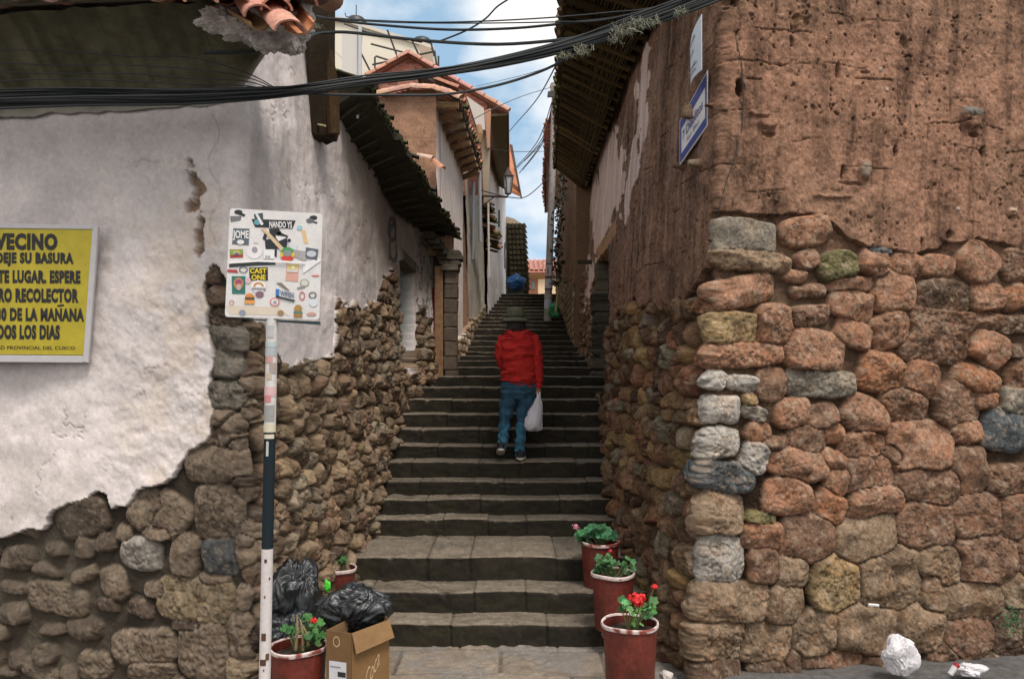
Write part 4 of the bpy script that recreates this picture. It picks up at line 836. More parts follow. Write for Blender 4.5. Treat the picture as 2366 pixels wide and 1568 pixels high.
# ---- far white house with red eave ----
house4 = empty('far_white_house', (-.5, 20, 4.2), 'far white house with orange eave beyond the wall lantern', 'house')
def c_w4(S, Z, DX, DY):
    c = np.array([.66, .63, .62])*(.8+.35*fbm(S*2, Z*2, 4, 551))[..., None]
    win = (((np.abs(DX-1153) < 2.2) & (np.abs(DY-505) < 20)) | ((np.abs(DX-1166.5) < 1.6) & (np.abs(DY-590) < 30)))[..., None]; return np.where(win, np.array([.04, .045, .055]), c)
gwall('lane_wall', house4, (-.60, 19.5), (-.20, 25.5), 3.2, 7.6, c_w4, M_plast, (140, 160), .02, nrm=(1, -.06))
mb = MB(); mb.hexa([P(1168, 440, 22), P(1203, 455, 22), P(1180, 338, 25), P(1168, 345, 25)], (0, 0, .08), (.42, .17, .08)); mb.hexa([P(1203, 452, 22), P(1206, 455, 22), P(1184, 335, 22), P(1178, 333, 22)], (0, .3, 0), (.12, .09, .07)); mb.build('roof', M_tile, house4)
mb = MB(); prism(mb, [(-.75, 19.6), (-.35, 25.4), (-4, 25.4), (-4, 19.6)], 2, [7.4, 7.4, 7.6, 7.6]); mb.build('back_wall', M_core, house4)
house5 = empty('mossy_roofed_house', (.0, 27, 4.4), 'low dark house with mossy tiled slope at the top of the stairs, left side', 'house')
mb = MB(); mb.hexa([P(1172, 516, 26), P(1211, 530, 26), P(1222, 680, 26), P(1172, 690, 26)], (-.3, 4, 0), (.05, .042, .022)); mb.build('wall', M_plast, house5)
mb = MB(); mb.hexa([P(1170, 500, 25.9), P(1187, 505, 25.9), P(1211, 520, 25.9), P(1172, 520, 25.9)], (-.2, 4, 0), (.42, .34, .24)); mb.build('gable', M_plast, house5)
mb = MB()
for j in range(13):
    for i in range(5):
        p = P(1213-i*9+j*.7, 528+j*12, 25.8); tile(mb, p+Vector((-.05, .02, .16)), p, .06, .075, (.3, -1, .25), tcol((.030, .025, .015), .35, 0))
mb.build('roof_tiles', M_moss, house5, smooth=True)
# ---- cream house closing the view ----
house6 = empty('cream_house', (1.5, 56, 5.8), 'small cream house with red tiled roof and brown door at the end of the lane', 'house')
mb = MB(); mb.hexa([P(1160, 626, 55), P(1330, 626, 55), P(1330, 800, 55), P(1160, 800, 55)], (0, 6, 0), (.72, .55, .36)); mb.build('wall', M_plast, house6)
mb = MB(); A, B = P(1150, 630, 54.6), P(1340, 630, 54.6); mb.hexa([A, B, B+Vector((0, 3.6, 1.2)), A+Vector((0, 3.6, 1.2))], (0, 0, .12), (.55, .25, .19)); tile_field(mb, A+Vector((0, 0, .12)), B+Vector((0, 0, .12)), (0, .95, .33), 9, .33, .5, base=(.58, .29, .23), r=.15, v=.12, jit=.01); mb.build('roof', M_tile, house6, smooth=True)
mb = MB(); mb.hexa([A+Vector((0, .1, -.02)), B+Vector((0, .1, -.02)), B+Vector((0, .4, -.3)), A+Vector((0, .4, -.3))], (0, 0, -.1), (.35, .2, .1)); mb.build('fascia', M_wood, house6)
mb = MB(); mb.hexa([P(1214, 644, 54.95), P(1243, 644, 54.95), P(1243, 800, 54.95), P(1214, 800, 54.95)], (0, .1, 0), (.24, .1, .055)); dr_ = mb.build('door', M_wood, house6)
mb = MB(); mb.hexa([P(1229, 650, 54.9), P(1235, 650, 54.9), P(1235, 668, 54.9), P(1229, 668, 54.9)], (0, .05, 0), (.1, .16, .17)); mb.build('window', M_wood, house6)
# ---- white building high behind with rails and tanks ----
house7 = empty('hilltop_building', (-4.5, 30, 5), 'cream building high behind the brick gable with rooftop water tanks and stair rails', 'building')
mb = MB(); mb.hexa([P(700, 50, 30), P(820, 50, 30), P(1000, 112, 30), P(1000, 330, 30)], (0, 7, 0), (.74, .69, .58)); mb.hexa([P(700, 50, 30.01), P(1000, 330, 30.01), P(1000, 480, 30.01), P(700, 480, 30.01)], (0, 7, 0), (.74, .69, .58)); mb.build('wall', M_plast, house7)
mb = MB(); mb.hexa([P(770, 38, 29.9), P(810, 43, 29.9), P(810, 52, 29.9), P(770, 48, 29.9)], (0, 7, 0), (.6, .57, .5)); mb.hexa([P(805, 45, 29.9), P(1002, 105, 29.9), P(1002, 113, 29.9), P(805, 53, 29.9)], (0, 7, 0), (.62, .58, .5)); mb.hexa([P(968, 105, 29), P(995, 110, 29), P(1000, 170, 29), P(975, 165, 29)], (0, .8, 0), (.45, .36, .28)); mb.build('parapet', M_plast, house7)
M_dm = mat('dark_metal', (.05, .045, .04), .6, metal=.3); mb = MB()
rl_ = lambda a, b, r=.035: mb.tube([P(*a), P(*b)], r, 5)
for a, b in [((833, 72, 28), (975, 98, 28)), ((857, 102, 28), (965, 130, 28)), ((795, 55, 28), (880, 86, 28)), ((895, 70, 28), (925, 150, 28)), ((950, 90, 28), (968, 128, 28)), ((995, 96, 28), (1003, 130, 28)), ((1000, 120, 28), (860, 150, 28)), ((866, 132, 27.5), (866, 182, 27.5)), ((868, 130, 27.5), (930, 150, 27.5)), ((835, 125, 28), (862, 178, 28)), ((835, 80, 28), (833, 125, 28)), ((1004, 118, 28), (1010, 160, 28)), ((1013, 130, 28), (1013, 160, 28))]: rl_(a, b)
mb.build('railing', M_dm, house7)
mb = MB(); mb.hexa([P(828, 48, 27.8), P(835, 48, 27.8), P(835, 185, 27.8), P(828, 185, 27.8)], (0, .1, 0), (.5, .52, .55)); mb.hexa([P(790, 70, 27.9), P(826, 72, 27.9), P(826, 180, 27.9), P(790, 180, 27.9)], (0, .2, 0), (.6, .58, .55)); mb.build('metal_column', M_plast, house7)
M_tank = mat('black_tank', (.02, .022, .025), .5)
for (x, y) in ((823, 50), (975, 98)):
    c = P(x, y, 31); mb = MB(); mb.lathe([(0.01, .22), (.12, .2), (.3, .12), (.4, 0), (.42, -.9)], c, 20); mb.build('water_tank', M_tank, house7, smooth=True)
mb = MB(); mb.tube([P(823, 12, 31), P(823, 50, 31)], .02, 5); mb.tube([P(797, 30, 31), P(799, 38, 31), P(812, 42, 31)], .02, 5); mb.build('antenna', M_dm, house7)
mb = MB(); mb.hexa([P(785, 178, 9.5), P(850, 190, 9.5), P(853, 202, 9.5), P(785, 196, 9.5)], (0, .8, 0), (.24, .24, .24)); mb.box(P(800, 230, 9.6)+Vector((-.4, .4, 0)), (1.2, .6, .5), col_=(.08, .06, .05)); o = mb.build('shed_roof', M_plast, house2)

# ================= HOUSES UP THE LANE, RIGHT =================
house8 = empty('upper_adobe_house', (1.1, 14, 2.6), 'dark adobe house draped with vines behind the concrete pole, right side', 'house')
def c_r2(S, Z, DX, DY):
    c = c_adobe(S, Z, DX, DY, 561, (.25, .15, .095)); stl = np.interp(DX, [1250, 1290, 1340], [640, 640, 660]); return np.where((DY > stl)[..., None], cobble(S, Z, 563)[1], c)
gwall('lane_wall', house8, (1.10, 13.85), (1.32, 24.5), 2.0, 6.6, c_r2, M_adobe, (260, 200), .03, batter=.02, nrm=(-1, .02), hfn=lambda S, Z, DX, DY: cobble(S, Z, 563)[0]*.05*(DY > 640))
mb = MB(); mb.hexa([P(1258, 300, 19), P(1268, 290, 19), P(1268, 480, 25.5), P(1258, 492, 25.5)], (.3, 0, .05), (.16, .08, .06)); mb.hexa([P(1262, 300, 19.2), P(1284, 292, 19.2), P(1280, 480, 25), P(1262, 492, 25)], (.6, 0, .3), (.2, .12, .08)); mb.build('eaves', M_wood, house8)
mb = MB(); tile_field(mb, P(1259, 285, 18.6), P(1257, 470, 25.5), (.9, 0, .42), 3, .22, .4, base=(.3, .14, .1), r=.09); mb.build('roof_tiles', M_tile, house8, smooth=True)
mb = MB(); prism(mb, [(1.3, 13.95), (5, 13.95), (5, 24.4), (1.5, 24.4)], 2, [6.2, 7, 7, 6.2]); mb.build('back_wall', M_core, house8)
mb = MB(); mb.hexa([(1.08, 13.84, 2.0), (1.7, 13.84, 2.0), (1.7, 13.84, 5.3), (1.12, 13.84, 5.3)], (0, .06, 0), (.2, .125, .08)); mb.build('end_wall', M_adobe, house8)
mb = MB(); mb.hexa([P(1392, 398, 13.85), P(1408, 390, 13.85), P(1392, 560, 13.85), P(1380, 560, 13.85)], (0, .1, 0), (.55, .42, .36)); 
# ================= SIGNS =================
M_paint = mat('enamel_paint', vcol=True, rough=.55, nscale=25, nvar=.07, spec=.4)
M_white = mat('white_enamel', (.66, .64, .63), .5, nscale=14, nvar=.08, speck=.05)
M_ink = mat('black_ink', (.012, .012, .014), .6)
# yellow neighbours' notice on the plaster
notice = empty('notice_board', (-3.0, 5.25, 2.5), 'yellow notice about rubbish in a thin grey frame on the white wall', 'notice board')
DN = 5.33
def fn_n(off):     # (x, y) read at the plane of the board, which leans a little
    def f(x, y):
        xx = x-(y-531)*.0713*(x+300)/516.0
        return P(xx, y+(x-216)*.008, DN-off)
    return f
f0 = fn_n(0); f1 = fn_n(.012); f2 = fn_n(.014)
mb = MB(); mb.hexa([f0(-286, 516), f0(227, 524), f0(227, 838), f0(-286, 838)], (0, .02, 0), (.42, .41, .42)); bd = mb.build('backing', M_paint, notice)
mb = MB()
for q in ([(-276, 514), (216, 522), (216, 531), (-276, 529)], [(-276, 822), (216, 822), (216, 838), (-276, 838)], [(216, 520), (229, 522), (229, 838), (216, 836)], [(-290, 514), (-276, 514), (-276, 838), (-290, 838)]):
    mb.hexa([f0(*p) for p in q], (0, -.018, 0), (.47, .46, .47))
mb.build('frame', M_paint, notice, bevel=.003)
mb = MB(); nx_, ny_ = 40, 24
vs = [f1(-276+492*i/nx_, 530+290*j/ny_)+Vector((0, .0012*math.sin(i*.9+j*.5)*math.sin(j*.7), 0)) for i in range(nx_+1) for j in range(ny_+1)]
cs = []
mb.add(vs, [(i*(ny_+1)+j, (i+1)*(ny_+1)+j, (i+1)*(ny_+1)+j+1, i*(ny_+1)+j+1) for i in range(nx_) for j in range(ny_)])
mb.build('sheet', mat('yellow_vinyl', (.42, .34, .018), .5, nscale=6, nvar=.12, speck=.05), notice, smooth=True)
mb = MB(); sx_ = 17.0
lines = [('VECINO', -12, 133, 541, 578), ('NO DEJE SU BASURA', -54, 170, 585, 616), ('EN ESTE LUGAR, ESPERE', -62, 186, 626, 660), ('AL CARRO RECOLECTOR', -84, 182, 668, 699), ('30 DE LA MANANA', -8, 195, 713, 742), ('TODOS LOS DIAS', -38, 139, 752, 784)]
for (t_, x0, x1, y0, y1) in lines: put_text(mb, t_, lambda x, y: f2(x+.0713*(y-531)*(x+300)/516, y)+Vector((0, -.001, 0)), x0, x1, y0-1, y1+1, .06, sp=1.12)
_t = lambda x, y: f2(x+.0713*(y-531)*(x+300)/516, y)+Vector((0, -.001, 0))
mb.hexa([_t(133, 705), _t(148, 703), _t(148, 707), _t(133, 709)], (0, -.001, 0)); mb.build('lettering', M_ink, notice)
mb = MB(); put_text(mb, 'MUNICIPALIDAD PROVINCIAL DEL CUSCO', lambda x, y: f2(x+.0713*(y-531)*(x+300)/516, y)+Vector((0, -.001, 0)), -92, 174, 800, 808, .008); mb.build('small_print', M_ink, notice)
# sticker covered sign on its striped pole
signp = empty('street_sign', P(612, 1568, 4.5)-Vector((0, 0, 0)), 'white sign plate covered in stickers on a black and white pole at the left corner', 'sign')
DS = 4.5
def q5(x, y): return 501.6+x/5.344, 463.7+y/5.344
def fs5(off=0.0): return lambda x, y: P(*q5(x, y), DS-.03-off)
mb = MB()
def rrect(cs, r, n=5):
    out = []; m = len(cs)
    for i in range(m):
        p = Vector(cs[i]); a = (Vector(cs[i-1])-p).normalized(); b = (Vector(cs[(i+1) % m])-p).normalized()
        for k in range(n+1):
            t = k/n; out.append(p+a*r*(1-t)**2+b*r*t**2)
    return out
pl_ = rrect([P(*q5(160, 92), DS-.03), P(*q5(1305, 160), DS-.03), P(*q5(1262, 1470), DS-.03), P(*q5(95, 1432), DS-.03)], .02)
m_ = len(pl_); mb.add(pl_+[p+Vector((0, .012, 0)) for p in pl_], [tuple(range(m_)), tuple(range(m_, 2*m_))[::-1]]+[(i, (i+1) % m_, m_+(i+1) % m_, m_+i) for i in range(m_)], (.68, .65, .65))
panel = mb.build('panel', M_white, signp)
mb = MB(); mb.hexa([P(*q5(150, 1450), DS-.01), P(*q5(1262, 1490), DS-.01), P(*q5(1262, 1530), DS-.01), P(*q5(150, 1450), DS-.01)], (0, .03, 0), (.05, .09, .1)); mb.build('rear_edge', M_paint, signp)
mb = MB()
def strip(mb, pts, wd, c, off=.004, n=None):
    f = fs5(off)
    for i in range(len(pts)-1):
        (x0, y0), (x1, y1) = pts[i], pts[i+1]; l = math.hypot(x1-x0, y1-y0); nx, ny = -(y1-y0)/l*wd, (x1-x0)/l*wd
        mb.hexa([f(x0-nx, y0-ny), f(x1-nx, y1-ny), f(x1+nx, y1+ny), f(x0+nx, y0+ny)], (0, .002, 0), c)
bend = MB(); strip(bend, [(150, 765), (500, 742), (800, 752), (1090, 765)], 12, (.8, .79, .78), .012); strip(bend, [(150, 800), (500, 775), (720, 768)], 22, (.05, .06, .07), .003); bend.build('dented_seam', M_paint, panel)
def poly(mb, pts, c, off): 
    f = fs5(off); mb.hexa([f(*p) for p in pts], (0, .0015, 0), c) if len(pts) == 4 else mb.add([f(*p) for p in pts], [tuple(range(len(pts)))], c)
def disc(mb, cx, cy, a, b, c, off, n=20, a0=0, a1=2*math.pi, hole=0):
    f = fs5(off)
    if hole:
        vs = [f(cx+r*a*math.cos(a0+(a1-a0)*k/n), cy+r*b*math.sin(a0+(a1-a0)*k/n)) for k in range(n+1) for r in (hole, 1)]
        mb.add(vs, [(2*k, 2*k+1, 2*k+3, 2*k+2) for k in range(n)], c)
    else:
        vs = [f(cx, cy)]+[f(cx+a*math.cos(a0+(a1-a0)*k/n), cy+b*math.sin(a0+(a1-a0)*k/n)) for k in range(n+1)]; mb.add(vs, [(0, k+1, k+2) for k in range(n)], c)
K = (.02, .025, .028); W_ = (.72, .70, .70)
def sticker(fn, lab=None):
    mb = MB(); fn(mb); o = mb.build('sticker', M_paint, panel)
    if lab: o['label'] = lab
    return o
def T5(mb, txt, x0, x1, y0, y1, c, off, tilt=0, o=.03):
    f = fs5(off); put_text(mb, txt, lambda x, y: f(x, y+tilt*(x-x0)), x0, x1, y0, y1, o, c)
def s1(mb):
    poly(mb, [(425, 225), (970, 245), (930, 345), (470, 325)], K, .002); poly(mb, [(455, 165), (565, 150), (570, 300), (470, 250)], (.05, .08, .1), .003); disc(mb, 500, 265, 45, 35, (.12, .32, .38), .004); poly(mb, [(470, 165), (500, 160), (575, 290), (545, 305)], W_, .005); T5(mb, 'NANDO YS', 645, 925, 252, 330, W_, .005, .03)
sticker(s1, 'black banner sticker with white lettering')
def s2(mb):
    poly(mb, [(200, 340), (400, 345), (390, 550), (185, 535)], (.10, .13, .15), .002); T5(mb, 'JOME', 195, 392, 365, 490, W_, .004, .02); disc(mb, 290, 510, 45, 28, W_, .005)
sticker(s2, 'dark square sticker with white block letters')
def s3(mb): poly(mb, [(395, 825), (625, 822), (628, 985), (400, 985)], (.03, .03, .02), .002); T5(mb, 'CAST', 405, 612, 835, 897, (.75, .58, .03), .004); T5(mb, 'ONE', 425, 600, 912, 978, (.75, .58, .03), .004)
sticker(s3, 'black sticker with yellow block letters')
def s4(mb):    # stencil of a dog walker: left-over silhouette
    poly(mb, [(640, 345), (760, 340), (800, 400), (720, 470), (650, 400)], K, .002); poly(mb, [(720, 380), (800, 400), (880, 435), (870, 450), (770, 430)], K, .002); poly(mb, [(590, 480), (870, 450), (860, 590), (600, 600)], K, .0025); poly(mb, [(560, 470), (585, 400), (620, 400), (600, 500)], K, .002); poly(mb, [(700, 600), (740, 600), (735, 700), (715, 690)], K, .002); poly(mb, [(720, 430), (860, 455), (760, 500), (735, 470)], W_, .003)
sticker(s4, 'black torn figure sticker')
sticker(lambda mb: poly(mb, [(540, 340), (590, 340), (830, 590), (790, 620)], (.62, .47, .3), .0045), 'strip of tan tape')
def s5(mb): disc(mb, 868, 660, 88, 88, (.7, .5, .04), .005); disc(mb, 868, 660, 88, 88, (.06, .3, .1), .006, a0=R(200), a1=R(340)); disc(mb, 868, 660, 88, 88, (.6, .05, .04), .006, a0=R(25), a1=R(155)); disc(mb, 868, 650, 55, 42, (.25, .25, .25), .007)
sticker(s5, 'round green, yellow and red sticker')
def s6(mb): poly(mb, [(155, 600), (318, 598), (320, 700), (160, 705)], (.35, .05, .04), .002); poly(mb, [(160, 605), (316, 602), (312, 665), (165, 670)], (.2, .35, .08), .003); disc(mb, 240, 640, 45, 26, (.5, .4, .1), .004); disc(mb, 240, 655, 25, 14, (.08, .15, .45), .005)
sticker(s6)
def s7(mb): disc(mb, 460, 630, 95, 85, (.74, .72, .73), .002); disc(mb, 465, 605, 38, 38, (.3, .28, .32), .003, n=9)
sticker(s7)
def s8(mb): poly(mb, [(575, 600), (710, 605), (705, 715), (575, 712)], (.76, .76, .76), .004); T5(mb, 'INK', 597, 660, 675, 705, (.1, .1, .12), .006, o=.0)
sticker(s8)
def s9(mb): poly(mb, [(860, 470), (1000, 540), (985, 610), (900, 590)], (.62, .62, .64), .004); disc(mb, 890, 490, 22, 22, K, .006); poly(mb, [(930, 600), (1200, 640), (1080, 745), (960, 690)], (.36, .34, .34), .004); 
sticker(s9)
def s10(mb): poly(mb, [(1098, 575), (1250, 600), (1235, 735), (1090, 700)], (.10, .12, .14), .005); disc(mb, 1165, 655, 60, 40, (.5, .52, .58), .006)
sticker(s10)
def s11(mb): poly(mb, [(1040, 355), (1085, 360), (1125, 530), (1075, 520)], (.66, .48, .24), .002); disc(mb, 1020, 335, 35, 30, (.3, .5, .58), .003)
sticker(s11)
def s12(mb): disc(mb, 262, 140, 50, 28, K, .002); poly(mb, [(250, 130), (350, 170), (335, 195), (260, 170)], K, .0025); poly(mb, [(160, 190), (300, 190), (290, 240), (170, 262)], (.16, .16, .17), .002)
sticker(s12)
def s13(mb): disc(mb, 1190, 210, 48, 28, K, .002); disc(mb, 1145, 245, 45, 28, (.12, .13, .14), .003); poly(mb, [(1180, 250), (1240, 265), (1230, 285), (1170, 262)], K, .002)
sticker(s13)
def s14(mb): poly(mb, [(860, 780), (1010, 785), (1000, 1000), (845, 985)], (.62, .35, .28), .002); poly(mb, [(870, 785), (1008, 790), (1000, 850), (865, 850)], (.62, .52, .2), .003); disc(mb, 940, 825, 22, 22, (.75, .7, .5), .004); poly(mb, [(862, 850), (1002, 850), (1000, 885), (860, 880)], (.6, .58, .55), .004)
sticker(s14)
def s15(mb): poly(mb, [(180, 930), (350, 930), (348, 1150), (185, 1148)], (.03, .16, .14), .002); disc(mb, 265, 1020, 62, 75, (.42, .22, .1), .003, n=12); disc(mb, 265, 1000, 40, 30, (.35, .06, .14), .004); disc(mb, 268, 1065, 32, 40, (.5, .36, .3), .005)
sticker(s15, 'green portrait poster sticker')
def s16(mb): disc(mb, 512, 1060, 90, 78, (.78, .77, .77), .003); disc(mb, 512, 1060, 66, 56, (.55, .25, .06), .004, a0=R(180), a1=R(360), hole=.6); poly(mb, [(430, 1070), (600, 1075), (600, 1100), (430, 1095)], (.3, .28, .34), .005)
sticker(s16)
def s17(mb): disc(mb, 402, 1190, 58, 48, (.62, .24, .06), .004, a0=R(180), a1=R(360)); poly(mb, [(345, 1190), (460, 1190), (462, 1225), (345, 1225)], (.12, .07, .03), .005); poly(mb, [(338, 1225), (465, 1228), (460, 1275), (340, 1272)], (.68, .3, .08), .005)
sticker(s17, 'burger shaped sticker')
def s18(mb): poly(mb, [(725, 1085), (955, 1130), (950, 1245), (725, 1185)], (.55, .56, .6), .004); poly(mb, [(725, 1085), (770, 1092), (765, 1190), (725, 1180)], (.05, .18, .45), .006); poly(mb, [(728, 1170), (960, 1225), (955, 1248), (725, 1190)], (.03, .04, .05), .006); T5(mb, 'WIFEN', 780, 945, 1105, 1170, (.15, .18, .25), .007, .2)
sticker(s18)
def s19(mb): disc(mb, 712, 1250, 62, 55, (.62, .22, .24), .003); disc(mb, 712, 1250, 45, 40, (.72, .66, .66), .004); disc(mb, 715, 1255, 22, 22, (.3, .3, .35), .005)
sticker(s19)
def s20(mb): poly(mb, [(970, 1285), (1030, 1285), (1055, 1440), (945, 1440)], (.35, .2, .07), .003); disc(mb, 1000, 1330, 52, 32, (.38, .22, .07), .004); disc(mb, 1000, 1400, 55, 38, (.33, .18, .06), .004); poly(mb, [(945, 1365), (1055, 1370), (1055, 1390), (945, 1385)], (.05, .22, .2), .005)
sticker(s20, 'brown bear shaped sticker')
def s21(mb): disc(mb, 1080, 1015, 58, 50, (.3, .33, .26), .002, hole=.8); disc(mb, 1080, 1015, 44, 38, (.6, .6, .52), .003); poly(mb, [(985, 1070), (1080, 1040), (1085, 1070), (1000, 1090)], (.3, .28, .26), .004)
sticker(s21)
for (cx, cy, a, b, c, h_) in [(325, 850, 55, 42, (.12, .13, .15), .75), (1050, 1175, 36, 55, (.5, .12, .15), .7), (1180, 1165, 48, 42, (.12, .12, .14), .7), (180, 1255, 30, 30, (.62, .2, .15), .7), (312, 1380, 42, 36, (.25, .27, .34), 0), (1190, 1260, 52, 48, (.62, .68, .72), 0), (382, 985, 36, 40, (.62, .42, .46), 0), (525, 1155, 52, 42, (.22, .12, .16), 0), (1165, 1400, 60, 22, (.5, .3, .24), 0), (480, 525, 26, 10, (.2, .2, .22), .7), (785, 1385, 40, 34, (.3, .2, .1), 0)]:
    sticker(lambda mb: disc(mb, cx, cy, a, b, c, .0035, hole=h_))
sticker(lambda mb: poly(mb, [(125, 848), (240, 850), (262, 890), (130, 880)], (.38, .05, .05), .003)); sticker(lambda mb: poly(mb, [(1165, 915), (1265, 918), (1240, 935), (1190, 935)], (.6, .15, .13), .003))
sticker(lambda mb: poly(mb, [(1060, 770), (1250, 705), (1285, 740), (1060, 900)], (.75, .74, .75), .004)); sticker(lambda mb: poly(mb, [(730, 1015), (790, 1010), (900, 1110), (860, 1110)], (.2, .17, .14), .003)); sticker(lambda mb: poly(mb, [(100, 1290), (760, 1310), (900, 1420), (150, 1400)], (.62, .54, .44), .001), 'rusty peeled paper residue')
# pole: painted bands
mb = MB(); ptop, pbot = P(629, 735, DS), P(611.5, 1575, DS); ext = pbot+(pbot-ptop)*(pbot.z+.02)/(ptop.z-pbot.z); r_ = 13.2/FP*DS
def pp_(y): return ptop.lerp(pbot, (y-735)/840.0)
M_pole = mat('painted_pole', vcol=True, spec=.2, rough=.8, nscale=40, nvar=.1)
zs = []
bands = [(735, (.60, .58, .56)), (998, (.012, .02, .026)), (1266, (.60, .55, .54)), (1800, None)]
for k in range(3):
    y0, c = bands[k]; y1 = bands[k+1][0]
    n_ = max(2, int((y1-y0)/40)); mb.tube([pp_(y0+(y1-y0)*i/n_) for i in range(n_+1)], r_, 18, c, cap=False)
pole = mb.build('pole', M_pole, signp, smooth=True)
def pst(y0, y1, a0, a1, c):
    if 800 < y0 < 980 and c[0] < .5 or y0 < 860: c = tuple(.45*q+.55*w_ for q, w_ in zip(c, (.52, .5, .48)))      # something stuck round the pole, angles from the viewer's side
    mb = MB(); n_ = 6; vs = []
    for i in range(n_+1):
        a = R(a0+(a1-a0)*i/n_); 
        for y in (y0, y1): vs.append(pp_(y)+Vector((math.sin(a), -math.cos(a), 0))*(r_+.0025))
    mb.add(vs, [(2*i, 2*i+1, 2*i+3, 2*i+2) for i in range(n_)], c); return mb.build('sticker', M_pole, pole)
for a in [(752, 780, -30, 35, (.35, .36, .38)), (790, 802, -60, 70, (.3, .5, .56)), (805, 822, -70, 80, (.25, .34, .42)), (822, 838, -50, 30, (.5, .08, .05)), (838, 862, 0, 70, (.2, .07, .03)), (862, 876, -30, 25, (.45, .3, .1)), (893, 915, -70, 80, (.62, .42, .42)), (912, 928, -60, 20, (.55, .22, .24)), (935, 972, -55, 60, (.06, .07, .08)), (978, 997, -70, 80, (.6, .55, .42)), (1002, 1012, -40, 60, (.6, .55, .45)), (1018, 1052, -15, 8, (.5, .5, .48))]: pst(*a)
for a in [(1288, 1296, -10, 15, (.08, .04, .03)), (1330, 1336, 35, 50, (.1, .05, .03)), (1372, 1377, -5, 8, (.1, .05, .03)), (1458, 1475, -25, 20, (.10, .05, .03)), (1505, 1520, 20, 55, (.12, .06, .04)), (1518, 1532, -35, 25, (.09, .045, .03)), (1540, 1545, 0, 12, (.12, .06, .03))]: pst(*a)
# the two street name plates on the adobe
def plate(name, quad_near, quad_far, label, colr):
    (xn, y0, y1), (xf, y2, y3) = quad_near, quad_far
    A = wr.at(xn, y0, SC, SC+1.9, .04); B = wr.at(xf, y2, SC, SC+2.2, .04)
    dn, df = A.y, max(B.y, A.y+.35)
    dn = wr.inv(xn, (y0+y1)/2, SC+.02, SC+.8)[2]*.975; df = wr.inv(xf, (y2+y3)/2, SC+.3, SC+3)[2]*.95; print('PLATE', dn, df)
    return P(xn, y0, dn), P(xf, y2, df), P(xf, y3, df), P(xn, y1, dn)
def zs_(x, y): return 1230.3+x/2.9586, y/2.9586
q = plate('', (1636, 163, 291), (1572, 281, 382), '', None)
nrm_ = (q[1]-q[0]).cross(q[3]-q[0]).normalized(); nrm_ = nrm_ if nrm_.x < 0 else -nrm_
def quadfn(q, off): return lambda u, v: (q[0].lerp(q[1], 1-u)).lerp(q[3].lerp(q[2], 1-u), v)+nrm_*off
st = empty('street_name_sign', q[0], 'blue edged white street name plate, the lower of two on the right corner', 'sign')
f = quadfn(q, 0); mb = MB(); mb.hexa([f(0, 0), f(1, 0), f(1, 1), f(0, 1)], nrm_*.006, (.7, .68, .68)); pl1 = mb.build('panel', M_paint, st)
mb = MB(); f = quadfn(q, .008)
for (u0, u1, v0, v1) in [(.02, .98, .03, .24), (.02, .98, .80, .97), (.02, .07, .24, .80), (.93, .98, .24, .80)]: mb.add([f(u0, v0), f(u1, v0), f(u1, v1), f(u0, v1)], [(0, 1, 2, 3)], (.05, .06, .24))
mb.build('border', M_paint, st)
mb = MB(); f = quadfn(q, .010); put_text(mb, '7 Diablitos', lambda x, y: f(x, y), .12, .85, .36, .56, .01, (.10, .10, .25)); put_text(mb, 'San Blas', lambda x, y: f(x, y), .28, .72, .63, .73, .0, (.12, .12, .25)); mb.build('lettering', M_paint, st)
q2 = [P(1622, 33, 5.62), P(1596, 125, 6.1), P(1597, 208, 6.1), P(1622, 162, 5.62)]
st2 = empty('street_name_sign', q2[0], 'plain white faded street plate, the upper of two on the right corner', 'sign')
f = quadfn(q2, 0); mb = MB(); n_ = 8
for i in range(n_):
    u0, u1 = i/n_, (i+1)/n_; b0, b1 = [.03*math.sin(u*math.pi) for u in (u0, u1)]
    mb.hexa([f(u0, 0)+nrm_*b0, f(u1, 0)+nrm_*b1, f(u1, 1)+nrm_*b1, f(u0, 1)+nrm_*b0], nrm_*.004, (.66, .72, .78))
mb.build('panel', M_paint, st2, smooth=True)
mb = MB(); f = quadfn(q2, .036)
for (u0, v0, u1, v1) in [(.3, .15, .7, .2), (.35, .4, .62, .45), (.2, .72, .8, .76), (.25, .84, .75, .87)]: mb.add([f(u0, v0), f(u1, v0), f(u1, v1), f(u0, v1)], [(0, 1, 2, 3)], (.25, .27, .32))
mb.build('faded_print', M_paint, st2)

